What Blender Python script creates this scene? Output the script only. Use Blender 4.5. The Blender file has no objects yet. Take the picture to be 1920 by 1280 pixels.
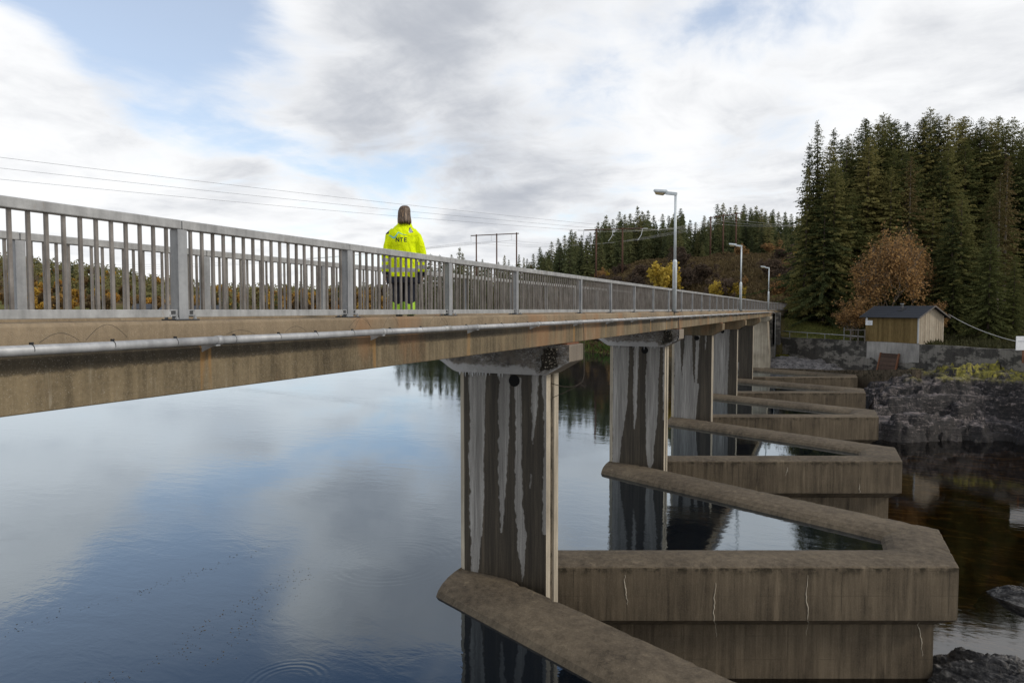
import bpy, bmesh, math, random
import numpy as np
from mathutils import Vector, Matrix
from mathutils.bvhtree import BVHTree

random.seed(7)
rng = np.random.default_rng(11)
scene = bpy.context.scene
COL = scene.collection
R_ = math.radians

# ------------------------------------------------------------------ camera
FPX, HZ = 1280.0, 580.0                      # focal length / horizon row of a 1920 x 1280 frame
YAW, PITCH = 0.42504, 0.04684
cam_d = bpy.data.cameras.new('camera')
cam_d.sensor_width = 36.0
cam_d.lens = 24.0
cam_d.clip_start = 0.1
cam_d.clip_end = 6000
cam = bpy.data.objects.new('camera', cam_d)
COL.objects.link(cam)
cam.location = (0, 0, 0)
cam.rotation_euler = (math.pi / 2 - PITCH, 0, YAW)
scene.camera = cam
FH = np.array([-math.sin(YAW), math.cos(YAW)])
RH = np.array([math.cos(YAW), math.sin(YAW)])


def at(px, D):
    """ground position at a bearing (column of the photograph) and a distance in metres"""
    p = FH * D + RH * ((px - 960.0) / FPX * D)
    return float(p[0]), float(p[1])


def zat(y, D):
    """height that appears on row y at distance D"""
    return (HZ - y) * D / FPX * 1.004


def to_polar(x, y):
    D = x * FH[0] + y * FH[1]
    s = x * RH[0] + y * RH[1]
    return 960.0 + FPX * s / np.maximum(D, 1e-3), D


# ------------------------------------------------------------------ sun and sky
SUN_EL, SUN_AZ = R_(36), R_(5)               # azimuth from +X towards +Y
sun_dir = Vector((math.cos(SUN_EL) * math.cos(SUN_AZ), math.cos(SUN_EL) * math.sin(SUN_AZ), math.sin(SUN_EL)))
sd = bpy.data.lights.new('sun', 'SUN')
sd.energy = 1.5
sd.angle = R_(10)
sd.color = (1.0, 0.91, 0.79)
sun = bpy.data.objects.new('sun', sd)
COL.objects.link(sun)
sun.rotation_euler = sun_dir.to_track_quat('Z', 'Y').to_euler()

world = bpy.data.worlds.new('World')
scene.world = world
world.use_nodes = True
scene.view_settings.view_transform = 'Standard'
scene.view_settings.look = 'None'
scene.view_settings.gamma = 1
scene.view_settings.exposure = 0.22
scene.view_settings.use_curve_mapping = False


class NT:
    """small helper to write node trees"""
    def __init__(self, tree):
        self.t = tree
        self.n = tree.nodes
        self.l = tree.links

    def new(self, typ, **kw):
        nd = self.n.new(typ)
        for k, v in kw.items():
            setattr(nd, k, v)
        return nd

    def put(self, sock, v):
        if v is None:
            return
        if isinstance(v, bpy.types.NodeSocket):
            self.l.new(v, sock)
        else:
            if hasattr(sock.default_value, '__len__') and not hasattr(v, '__len__'):
                v = (v,) * len(sock.default_value)
            if hasattr(sock.default_value, '__len__') and len(sock.default_value) == 4 and len(v) == 3:
                v = (*v, 1.0)
            sock.default_value = v

    def math(self, op, a, b=None, c=None, clamp=False):
        nd = self.new('ShaderNodeMath', operation=op)
        nd.use_clamp = clamp
        self.put(nd.inputs[0], a)
        self.put(nd.inputs[1], b)
        self.put(nd.inputs[2], c)
        return nd.outputs[0]

    def vmath(self, op, a, b=None):
        nd = self.new('ShaderNodeVectorMath', operation=op)
        self.put(nd.inputs[0], a)
        self.put(nd.inputs[1], b)
        return nd.outputs['Value'] if op in ('DOT_PRODUCT', 'LENGTH', 'DISTANCE') else nd.outputs[0]

    def noise(self, vec, scale, detail=4, rough=0.55, dist=0.0, out=0):
        nd = self.new('ShaderNodeTexNoise')
        self.put(nd.inputs['Vector'], vec)
        nd.inputs['Scale'].default_value = scale
        nd.inputs['Detail'].default_value = detail
        nd.inputs['Roughness'].default_value = rough
        nd.inputs['Distortion'].default_value = dist
        return nd.outputs[out]

    def voronoi(self, vec, scale, feature='F1', out=0):
        nd = self.new('ShaderNodeTexVoronoi', feature=feature)
        self.put(nd.inputs['Vector'], vec)
        nd.inputs['Scale'].default_value = scale
        return nd.outputs[out]

    def ramp(self, fac, stops):
        nd = self.new('ShaderNodeValToRGB')
        cr = nd.color_ramp
        while len(cr.elements) > 1:
            cr.elements.remove(cr.elements[-1])
        for i, (p, c) in enumerate(stops):
            if not hasattr(c, '__len__'):
                c = (c, c, c)
            e = cr.elements[0] if i == 0 else cr.elements.new(p)
            e.position = p
            e.color = (*c[:3], 1)
        self.put(nd.inputs[0], fac)
        return nd.outputs[0]

    def smooth(self, v, a, b, o0=0.0, o1=1.0):
        nd = self.new('ShaderNodeMapRange', interpolation_type='SMOOTHSTEP')
        self.put(nd.inputs['Value'], v)
        nd.inputs['From Min'].default_value = a
        nd.inputs['From Max'].default_value = b
        nd.inputs['To Min'].default_value = o0
        nd.inputs['To Max'].default_value = o1
        return nd.outputs[0]

    def mix(self, fac, a, b, mode='MIX'):
        nd = self.new('ShaderNodeMix', data_type='RGBA', blend_type=mode)
        self.put(nd.inputs[0], fac)
        self.put(nd.inputs[6], a)
        self.put(nd.inputs[7], b)
        return nd.outputs[2]

    def scale(self, vec, s):
        nd = self.new('ShaderNodeMapping')
        self.put(nd.inputs['Vector'], vec)
        nd.inputs['Scale'].default_value = s
        return nd.outputs[0]

    def sep(self, vec):
        nd = self.new('ShaderNodeSeparateXYZ')
        self.put(nd.inputs[0], vec)
        return nd.outputs

    def comb(self, x, y, z):
        nd = self.new('ShaderNodeCombineXYZ')
        self.put(nd.inputs[0], x)
        self.put(nd.inputs[1], y)
        self.put(nd.inputs[2], z)
        return nd.outputs[0]

    def pos(self):
        return self.new('ShaderNodeNewGeometry').outputs['Position']

    def obj(self):
        return self.new('ShaderNodeTexCoord').outputs['Object']

    def rnd(self):
        return self.new('ShaderNodeObjectInfo').outputs['Random']

    def attr(self, name):
        return self.new('ShaderNodeAttribute', attribute_name=name).outputs['Fac']

    def bump(self, h, strength=0.3, dist=0.02, normal=None):
        nd = self.new('ShaderNodeBump')
        nd.inputs['Strength'].default_value = strength
        nd.inputs['Distance'].default_value = dist
        self.put(nd.inputs['Height'], h)
        self.put(nd.inputs['Normal'], normal)
        return nd.outputs[0]


def sky_dir(px, y):
    th = Vector((FH[0] * math.cos(PITCH), FH[1] * math.cos(PITCH), -math.sin(PITCH)))
    r = Vector((RH[0], RH[1], 0))
    u = r.cross(th)
    return (th + r * ((px - 960) / FPX) + u * ((640 - y) / FPX)).normalized()


def build_world():
    w = NT(world.node_tree)
    for n in list(w.n):
        w.n.remove(n)
    d = w.new('ShaderNodeTexCoord').outputs['Generated']
    s = w.sep(d)
    # cloud deck: the direction projected on a flat layer overhead
    den = w.math('ADD', w.math('MAXIMUM', s[2], 0.0), 0.16)
    px = w.math('DIVIDE', s[0], den)
    py = w.math('DIVIDE', s[1], den)
    p = w.comb(px, py, 0.0)
    warp = w.noise(p, 0.9, 3, 0.5, out=1)
    p2 = w.vmath('ADD', p, w.vmath('MULTIPLY', w.vmath('SUBTRACT', warp, (0.5, 0.5, 0.5)), (0.7, 0.7, 0.0)))
    n1 = w.noise(p2, 0.62, 8, 0.52)
    n2 = w.noise(w.vmath('ADD', p2, (7.3, 2.1, 0.0)), 1.5, 8, 0.58)
    n4 = w.noise(w.scale(p2, (0.8, 1.3, 1.0)), 2.4, 8, 0.62, 0.5)
    n3 = w.noise(w.scale(p2, (1.0, 0.55, 1.0)), 4.2, 6, 0.6)

    def blob(x, y, r0, r1, amount):
        dt = w.vmath('DOT_PRODUCT', d, tuple(sky_dir(x, y)))
        return w.smooth(dt, math.cos(R_(r1)), math.cos(R_(r0)), 0.0, amount)

    def total(lst):
        out = None
        for b in lst:
            v = blob(*b)
            out = v if out is None else w.math('ADD', out, v)
        return out
    # thin spots where the blue shows, and thick spots with grey bellies
    clear = total([(350, 110, 0, 9, 0.30), (200, 20, 0, 10, 0.24), (-100, 190, 0, 9, -0.25), (30, 240, 0, 8, -0.15), (1130, 185, 1, 5, 0.12), (1480, 30, 1, 7, 0.12), (1290, 15, 1, 6, 0.12),
                   (420, -230, 0, 15, 0.22), (150, -330, 2, 15, 0.24), (330, -560, 3, 16, 0.30), (-200, -420, 3, 17, 0.22), (1000, -700, 6, 26, 0.25)])
    thick = total([(760, 150, 0, 11, 0.30), (590, 215, 0, 8, 0.16), (940, 70, 0, 10, 0.24), (1010, 380, 0, 11, 0.30), (800, 390, 0, 10, 0.18),
                   (1430, 305, 0, 6, 0.36), (120, 215, 1, 6, 0.24), (1620, 60, 2, 9, 0.10), (430, 320, 1, 4, .20), (1850, 150, 1, 7, .10), (760, -300, 4, 14, .25)])
    cover = w.math('ADD', w.math('MULTIPLY', w.math('SUBTRACT', n1, 0.5), 1.1), w.math('MULTIPLY', w.math('SUBTRACT', n2, 0.5), 1.15))
    cover = w.math('ADD', cover, w.math('MULTIPLY', w.math('SUBTRACT', n3, 0.5), 0.6))
    cover = w.math('ADD', w.math('SUBTRACT', cover, clear), 0.46)
    high = w.smooth(s[2], 0.40, 0.75, 0.0, 0.20)
    mask = w.smooth(w.math('SUBTRACT', cover, high), 0.04, 0.46)
    veil = w.smooth(s[2], 0.52, 0.38, 0.0, 0.30)
    mask = w.math('ADD', veil, w.math('MULTIPLY', mask, w.math('SUBTRACT', 1.0, veil)))
    grey = w.math('ADD', w.math('MULTIPLY', w.math('SUBTRACT', n2, 0.47), 1.7), thick)
    grey = w.math('ADD', grey, w.math('MULTIPLY', w.math('SUBTRACT', n3, 0.5), 0.6))
    grey = w.smooth(w.math('ADD', grey, w.math('MULTIPLY', w.math('SUBTRACT', n4, 0.5), 0.5)), 0.0, 0.92)
    cloud_col = w.mix(grey, (0.865, 0.872, 0.882), (0.43, 0.455, 0.505))
    sky = w.new('ShaderNodeTexSky', sky_type='NISHITA')
    sky.sun_disc = False
    sky.sun_elevation = SUN_EL
    sky.sun_rotation = math.pi / 2 - SUN_AZ
    sky.air_density = 1.0
    sky.dust_density = 0.3
    sky.ozone_density = 1.3
    b1 = w.new('ShaderNodeBackground')
    w.put(b1.inputs[0], sky.outputs[0])
    b1.inputs[1].default_value = 0.15
    b2 = w.new('ShaderNodeBackground')
    w.put(b2.inputs[0], cloud_col)
    b2.inputs[1].default_value = 1.0
    mx = w.new('ShaderNodeMixShader')
    w.put(mx.inputs[0], mask)
    w.l.new(b1.outputs[0], mx.inputs[1])
    w.l.new(b2.outputs[0], mx.inputs[2])
    out = w.new('ShaderNodeOutputWorld')
    w.l.new(mx.outputs[0], out.inputs[0])


build_world()

# ------------------------------------------------------------------ materials
MATS = {}


def material(name):
    m = bpy.data.materials.new(name)
    m.use_nodes = True
    k = NT(m.node_tree)
    b = k.n['Principled BSDF']
    MATS[name] = m
    return m, k, b


def setp(k, b, color=None, rough=None, metal=None, normal=None, spec=None, ior=None):
    for nm, v in (('Base Color', color), ('Roughness', rough), ('Metallic', metal), ('Normal', normal), ('Specular IOR Level', spec), ('IOR', ior)):
        if v is not None:
            k.put(b.inputs[nm], v)


def plain(name, col, rough=0.7, metal=0.0, var=0.15, nscale=8.0, spec=0.3):
    m, k, b = material(name)
    n = k.noise(k.pos(), nscale, 5, 0.6)
    n2 = k.noise(k.pos(), nscale * 7, 3, 0.6)
    f = k.math('ADD', k.math('MULTIPLY', n, 0.65), k.math('MULTIPLY', n2, 0.35))
    lo = tuple(c * (1 - var) for c in col)
    hi = tuple(min(1, c * (1 + var)) for c in col)
    setp(k, b, k.ramp(f, [(0.3, lo), (0.7, hi)]), rough, metal, k.bump(n2, 0.15, 0.005), spec)
    return m


def concrete(name, light, dark, streak=0.5, speck=0.5, rust=None, moss=0.0, rough=0.85, white=0.0, top_z=None, dark_band=None, patch=None, form=None):
    m, k, b = material(name)
    P = k.pos()
    big = k.noise(P, 0.55, 4, 0.6)
    st = k.noise(k.scale(P, (5.5, 5.5, 0.35)), 1.0, 5, 0.62)
    st2 = k.noise(k.scale(P, (17, 17, 0.8)), 1.0, 4, 0.6)
    fine = k.noise(P, 34, 4, 0.7)
    grit = k.noise(P, 110, 2, 0.6)
    f = k.math('ADD', k.math('MULTIPLY', big, 0.5), k.math('MULTIPLY', st, streak))
    f = k.math('ADD', f, k.math('MULTIPLY', st2, streak * 0.6))
    f = k.math('ADD', f, k.math('MULTIPLY', fine, 0.25 * speck))
    tot = (0.5 + streak * 1.6 + 0.25 * speck) * 0.5
    c = k.ramp(f, [(max(0, tot - 0.19), dark), (tot + 0.16, light)])
    if white:
        wn = k.math('MULTIPLY', k.smooth(k.noise(k.scale(P, (9, 9, 0.7)), 1.0, 5, 0.65), 0.56, 0.72), k.smooth(big, 0.48, 0.62))
        c = k.mix(k.math('MULTIPLY', wn, white), c, (0.47, 0.43, 0.34))
    if patch is not None:
        pn = k.noise(k.scale(P, (0.55, 0.55, 1.1)), 1.0, 7, 0.68)
        c = k.mix(k.math('MULTIPLY', k.smooth(pn, 0.47, 0.56), 0.9), c, k.ramp(k.math('ADD', k.math('MULTIPLY', fine, 0.5), k.math('MULTIPLY', st, 0.5)), [(0.35, tuple(q * 0.55 for q in patch)), (0.62, patch)]))
    if form is not None:
        sx = k.sep(P)
        wob = k.math('MULTIPLY', k.noise(P, 5, 3), 0.02)
        fx = k.math('FRACT', k.math('ADD', k.math('DIVIDE', sx[0], form), wob))
        ln = k.smooth(k.math('ABSOLUTE', k.math('SUBTRACT', fx, 0.5)), 0.012, 0.004)
        fz = k.math('FRACT', k.math('ADD', k.math('DIVIDE', sx[2], 0.62), wob))
        ln = k.math('MAXIMUM', ln, k.math('MULTIPLY', k.smooth(k.math('ABSOLUTE', k.math('SUBTRACT', fz, 0.5)), 0.018, 0.006), 0.7))
        ln = k.math('MULTIPLY', ln, k.smooth(k.noise(P, 1.1, 4, 0.6), 0.42, 0.62))
        ln = k.math('MULTIPLY', ln, k.smooth(k.math('ABSOLUTE', k.sep(k.new('ShaderNodeNewGeometry').outputs['Normal'])[2]), 0.5, 0.2))
        c = k.mix(k.math('MULTIPLY', ln, 0.6), c, (0.02, 0.016, 0.011))
        bl = k.math('MULTIPLY', k.smooth(k.noise(k.scale(P, (3.0, 3.0, 0.30)), 1.0, 4, 0.6), 0.60, 0.72), 0.5)
        c = k.mix(bl, c, tuple(q * 1.45 for q in light))
    if dark_band is not None:  # darker band along the top of the face, ragged lower edge
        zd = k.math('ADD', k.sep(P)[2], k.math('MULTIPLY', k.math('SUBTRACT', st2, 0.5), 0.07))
        dm = k.math('MULTIPLY', k.smooth(zd, dark_band[1] - 0.015, dark_band[1] + 0.015), k.smooth(k.noise(k.scale(P, (1, 0.5, 1)), 1.0, 3), 0.25, 0.5))
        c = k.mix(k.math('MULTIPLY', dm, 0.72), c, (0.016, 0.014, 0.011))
    sp = k.smooth(grit, 0.60, 0.72)
    c = k.mix(k.math('MULTIPLY', sp, 0.35 * speck), c, (0.42, 0.38, 0.32))
    pit = k.smooth(k.voronoi(P, 26), 0.10, 0.03)
    c = k.mix(k.math('MULTIPLY', pit, 0.6 * speck), c, (0.035, 0.03, 0.025))
    if rust is not None:
        y0, step, wd = rust
        yy = k.sep(P)[1]
        fr = k.math('FRACT', k.math('DIVIDE', k.math('SUBTRACT', yy, y0 - wd), step))
        band = k.math('MULTIPLY', k.smooth(fr, 0.0, 0.006), k.smooth(fr, 2.2 * wd / step + 0.008, 2.2 * wd / step))
        band = k.math('MULTIPLY', band, k.smooth(k.noise(k.scale(P, (1, 3, .4)), 2.0, 3), 0.38, 0.55))
        if wd > 0:
            c = k.mix(k.math('MULTIPLY', band, 0.6), c, (0.27, 0.145, 0.045))
        on = k.smooth(k.noise(k.scale(P, (1, 0.8, 0.3)), 1.0, 4, 0.6), 0.52, 0.68)
        c = k.mix(k.math('MULTIPLY', on, 0.5), c, (0.26, 0.135, 0.062))
    if moss:
        z = k.sep(P)[2]
        nz = k.math('ABSOLUTE', k.sep(k.new('ShaderNodeNewGeometry').outputs['Normal'])[2])
        mm = k.math('MULTIPLY', k.smooth(k.noise(P, 3.4, 6, 0.7), 0.46, 0.60), k.smooth(z, top_z - 0.30, top_z - 0.03))
        mm = k.math('MULTIPLY', mm, k.smooth(nz, 0.6, 0.3))
        c = k.mix(k.math('MULTIPLY', mm, moss), c, (0.022, 0.018, 0.010))
    h = k.math('ADD', k.math('MULTIPLY', fine, 0.5), k.math('MULTIPLY', grit, 0.5))
    setp(k, b, c, rough, 0, k.bump(h, 0.45, 0.012), 0.25)
    return m


concrete('girder_concrete', (0.230, 0.180, 0.108), (0.043, 0.033, 0.019), 0.42, 1.1, (4.62, 2.62, 0.055), white=0.9, dark_band=(-0.36, -0.47))
concrete('kerb_concrete', (0.31, 0.240, 0.155), (0.115, 0.088, 0.058), 0.25, 1.0, (4.3, 2.62, 0.0), white=0.35)
concrete('weir_concrete', (0.140, 0.110, 0.073), (0.034, 0.0255, 0.0165), 0.5, 1.1, moss=0.9, top_z=-6.4, form=1.22)
concrete('cap_concrete', (0.26, 0.22, 0.17), (0.09, 0.075, 0.06), 0.3, 0.9)
concrete('pale_concrete', (0.50, 0.44, 0.34), (0.16, 0.135, 0.10), 0.4, 0.6)
concrete('wall_concrete', (0.075, 0.07, 0.062), (0.010, 0.010, 0.010), 0.35, 0.9, patch=(0.22, 0.205, 0.18))


def pier_material():
    m, k, b = material('pier_concrete')
    P = k.pos()
    paler = k.attr('paler')
    edge = k.noise(k.scale(P, (16, 16, 6)), 1.0, 6, 0.68)
    ms = k.smooth(k.math('ADD', paler, k.math('MULTIPLY', k.math('SUBTRACT', edge, 0.5), 1.1)), 0.34, 0.66)
    big = k.noise(P, 0.8, 4, 0.6)
    st = k.noise(k.scale(P, (16, 16, 0.5)), 1.0, 5, 0.62)
    fine = k.noise(P, 40, 4, 0.7)
    st0 = k.noise(k.scale(P, (5, 5, 0.22)), 1.0, 4, 0.6)
    st3 = k.noise(k.scale(P, (48, 48, 1.1)), 1.0, 4, 0.65)
    f = k.math('ADD', k.math('ADD', k.math('MULTIPLY', st0, 0.30), k.math('MULTIPLY', st, 0.25)), k.math('ADD', k.math('MULTIPLY', fine, 0.2), k.math('MULTIPLY', st3, 0.25)))
    wet = k.ramp(f, [(0.38, (0.014, 0.011, 0.008)), (0.50, (0.042, 0.034, 0.024)), (0.64, (0.100, 0.080, 0.056))])
    drc = k.ramp(f, [(0.38, (0.10, 0.094, 0.086)), (0.50, (0.215, 0.205, 0.19)), (0.62, (0.40, 0.385, 0.36))])
    c = k.mix(ms, wet, drc)
    pit = k.smooth(k.voronoi(P, 30), 0.11, 0.04)
    c = k.mix(k.math('MULTIPLY', pit, 0.6), c, (0.05, 0.04, 0.03))
    setp(k, b, c, k.mix(ms, (0.55,) * 3, (0.9,) * 3), 0, k.bump(fine, 0.3, 0.01), 0.3)


pier_material()


def ice_material():
    m, k, b = material('frosted_concrete')
    P = k.pos()
    r1 = k.noise(k.scale(P, (1.0, 1.0, 2.4)), 4.2, 5, 0.55, 1.2)
    web = k.smooth(k.math('ABSOLUTE', k.math('SUBTRACT', r1, 0.5)), 0.030, 0.0)
    r2 = k.noise(k.scale(P, (1.0, 1.0, 2.0)), 9.0, 4, 0.55, 0.8)
    web = k.math('MAXIMUM', web, k.math('MULTIPLY', k.smooth(k.math('ABSOLUTE', k.math('SUBTRACT', r2, 0.5)), 0.028, 0.0), 0.6))
    zz = k.attr('frost')
    fr = k.math('ADD', zz, k.math('MULTIPLY', k.math('SUBTRACT', k.noise(P, 7, 5, 0.65), 0.5), 0.9))
    ice = k.math('MAXIMUM', k.smooth(fr, 0.50, 0.75), k.math('MULTIPLY', web, k.smooth(k.noise(P, 1.3, 3), 0.36, 0.58)))
    base = k.ramp(k.noise(P, 6, 5, 0.6), [(0.3, (0.045, 0.037, 0.029)), (0.7, (0.19, 0.16, 0.125))])
    c = k.mix(k.math('MULTIPLY', ice, 0.85), base, (0.42, 0.41, 0.40))
    setp(k, b, c, k.mix(ice, (0.5,) * 3, (0.35,) * 3), 0, k.bump(k.math('ADD', web, k.noise(P, 22, 3)), 0.5, 0.03), 0.45)


ice_material()


def spalled_material():
    m, k, b = material('spalled_aggregate')
    P = k.pos()
    v = k.voronoi(k.scale(P, (16, 16, 20)), 1.0)
    v2 = k.noise(P, 30, 3, 0.7)
    c = k.mix(k.smooth(v, 0.12, 0.42), k.ramp(v2, [(0.35, (0.12, 0.10, 0.075)), (0.65, (0.48, 0.43, 0.34))]), (0.03, 0.025, 0.018))
    setp(k, b, c, 0.85, 0, k.bump(v, 1.0, -0.04), 0.3)


spalled_material()


def galvanised(name, lo, hi, metal, rough, brown=0.3):
    m, k, b = material(name)
    P = k.pos()
    a = k.noise(P, 3.5, 5, 0.65)
    sp = k.noise(P, 30, 3, 0.7)
    st = k.noise(k.scale(P, (12, 12, 1.2)), 1.0, 4, 0.6)
    f = k.math('ADD', k.math('MULTIPLY', a, 0.55), k.math('MULTIPLY', st, 0.45))
    c = k.ramp(f, [(0.32, lo), (0.62, hi)])
    c = k.mix(0.16, c, sp, 'OVERLAY')
    br = k.smooth(k.noise(k.scale(P, (2.5, 2.5, 1)), 1.6, 5, 0.7), 0.60, 0.74)
    c = k.mix(k.math('MULTIPLY', br, brown), c, (0.19, 0.135, 0.085))
    setp(k, b, c, rough, metal, k.bump(k.noise(P, 60, 3), 0.08, 0.004), 0.4)


galvanised('zinc_rail', (0.20, 0.20, 0.195), (0.40, 0.40, 0.39), 0.25, 0.5, 0.55)
galvanised('zinc_post', (0.19, 0.195, 0.20), (0.33, 0.335, 0.335), 0.3, 0.45, 0.35)
galvanised('zinc_bar', (0.085, 0.071, 0.057), (0.26, 0.235, 0.21), 0.55, 0.34, 0.45)
galvanised('zinc_pipe', (0.24, 0.245, 0.25), (0.44, 0.445, 0.445), 0.2, 0.5, 0.12)
galvanised('lamp_zinc', (0.40, 0.44, 0.46), (0.58, 0.62, 0.63), 0.2, 0.45, 0.05)
plain('dark_steel', (0.06, 0.06, 0.062), 0.55, 0.4)
plain('rusty_steel', (0.17, 0.075, 0.04), 0.85, 0.1, 0.4, 20)
plain('old_cable', (0.06, 0.048, 0.038), 0.7)
plain('black_plastic', (0.012, 0.012, 0.013), 0.5)
plain('hole_black', (0.004, 0.004, 0.004), 0.9)
plain('white_panel', (0.72, 0.73, 0.74), 0.55)
plain('grey_panel', (0.34, 0.35, 0.35), 0.6)
plain('amber_lens', (0.30, 0.24, 0.13), 0.25, 0, 0.1, 8, 0.5)
plain('print_grey', (0.25, 0.28, 0.33), 0.6)
plain('crack_lime', (0.50, 0.45, 0.36), 0.8, 0, 0.3, 30)
plain('ice', (0.62, 0.63, 0.64), 0.25, 0, 0.1, 20, 0.5)
plain('pole_wood', (0.085, 0.045, 0.030), 0.9, 0, 0.3, 10)
plain('wire_metal', (0.16, 0.165, 0.17), 0.5, 0.3)
plain('pale_wire', (0.42, 0.41, 0.38), 0.6, 0.1)
plain('insulator_glass', (0.55, 0.57, 0.57), 0.3)
plain('roofing_felt', (0.026, 0.029, 0.035), 0.8, 0, 0.25, 12)
plain('trunk_bark', (0.075, 0.058, 0.044), 0.95, 0, 0.35, 14)
plain('pale_bark', (0.16, 0.135, 0.105), 0.95, 0, 0.4, 14)
plain('house_white', (0.62, 0.62, 0.60), 0.7)
plain('house_grey', (0.22, 0.20, 0.19), 0.7)
plain('house_roof', (0.05, 0.055, 0.065), 0.8)
plain('window_dark', (0.02, 0.022, 0.026), 0.2, 0, 0.1, 8, 0.5)
plain('path_gravel', (0.26, 0.23, 0.19), 0.95, 0, 0.25, 12)


def board_material(name, lo, hi):
    m, k, b = material(name)
    P = k.pos()
    r = k.rnd()
    g = k.noise(k.scale(P, (30, 30, 1.2)), 1.0, 5, 0.65)
    kn = k.noise(k.scale(P, (6, 6, 2.5)), 1.0, 3, 0.6)
    f = k.math('ADD', k.math('MULTIPLY', g, 0.5), k.math('MULTIPLY', kn, 0.3))
    f = k.math('ADD', f, k.math('MULTIPLY', r, 0.22))
    setp(k, b, k.ramp(f, [(0.3, lo), (0.72, hi)]), 0.85, 0, k.bump(g, 0.3, 0.006), 0.2)


board_material('stained_board', (0.085, 0.058, 0.020), (0.215, 0.150, 0.062))
board_material('pale_board', (0.24, 0.195, 0.14), (0.48, 0.42, 0.33))  # paler board tone for one gable, its sill and rear corner
board_material('gate_board', (0.038, 0.024, 0.018), (0.10, 0.066, 0.050))


def foliage(name, stops, obj_amt=0.45, clump=0.35, rough=0.8, trans=0.25):
    m, k, b = material(name)
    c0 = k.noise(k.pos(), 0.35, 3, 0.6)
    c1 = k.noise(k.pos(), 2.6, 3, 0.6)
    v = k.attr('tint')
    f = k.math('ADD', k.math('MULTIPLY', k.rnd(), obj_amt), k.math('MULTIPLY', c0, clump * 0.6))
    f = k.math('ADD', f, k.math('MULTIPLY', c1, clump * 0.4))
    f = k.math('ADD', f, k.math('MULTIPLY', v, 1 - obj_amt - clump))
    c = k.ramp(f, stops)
    setp(k, b, c, rough, 0, None, 0.15)
    tr = k.new('ShaderNodeBsdfTranslucent')
    k.put(tr.inputs[0], c)
    ms = k.new('ShaderNodeMixShader')
    ms.inputs[0].default_value = trans
    k.l.new(b.outputs[0], ms.inputs[1])
    k.l.new(tr.outputs[0], ms.inputs[2])
    k.l.new(ms.outputs[0], k.n['Material Output'].inputs[0])


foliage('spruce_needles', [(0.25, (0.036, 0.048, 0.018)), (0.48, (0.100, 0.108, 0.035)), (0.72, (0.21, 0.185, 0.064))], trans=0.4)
foliage('far_needles', [(0.25, (0.050, 0.064, 0.032)), (0.5, (0.115, 0.128, 0.052)), (0.75, (0.21, 0.19, 0.075))], trans=0.35)
foliage('brown_needles', [(0.25, (0.075, 0.060, 0.022)), (0.75, (0.17, 0.12, 0.05))])
foliage('rust_leaves', [(0.25, (0.11, 0.070, 0.036)), (0.5, (0.26, 0.155, 0.066)), (0.75, (0.47, 0.275, 0.105))], 0.1, 0.4, trans=0.35)
foliage('yellow_leaves', [(0.2, (0.22, 0.16, 0.03)), (0.5, (0.42, 0.30, 0.045)), (0.8, (0.58, 0.42, 0.08))], 0.25, 0.35)
foliage('shore_leaves', [(0.12, (0.12, 0.080, 0.040)), (0.36, (0.20, 0.13, 0.052)), (0.54, (0.34, 0.20, 0.055)), (0.72, (0.52, 0.34, 0.06)), (0.9, (0.33, 0.14, 0.04))], 0.8, 0.12, trans=0.4)
foliage('twigs', [(0.25, (0.050, 0.038, 0.028)), (0.75, (0.125, 0.088, 0.060))], 0.3, 0.4)
foliage('heather', [(0.25, (0.052, 0.036, 0.020)), (0.5, (0.118, 0.086, 0.040)), (0.78, (0.205, 0.155, 0.062))], 0.1, 0.6)
foliage('grass_blades', [(0.22, (0.070, 0.088, 0.022)), (0.5, (0.15, 0.16, 0.045)), (0.78, (0.30, 0.25, 0.09))], 0.1, 0.6)
foliage('green_blades', [(0.22, (0.045, 0.085, 0.018)), (0.5, (0.10, 0.15, 0.035)), (0.78, (0.21, 0.20, 0.06))], 0.1, 0.6)
foliage('dark_scrub', [(0.25, (0.020, 0.024, 0.010)), (0.75, (0.075, 0.07, 0.028))], 0.1, 0.6)
foliage('moss_tufts', [(0.22, (0.10, 0.105, 0.016)), (0.5, (0.22, 0.205, 0.03)), (0.78, (0.34, 0.29, 0.05))], 0.1, 0.6)


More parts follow.
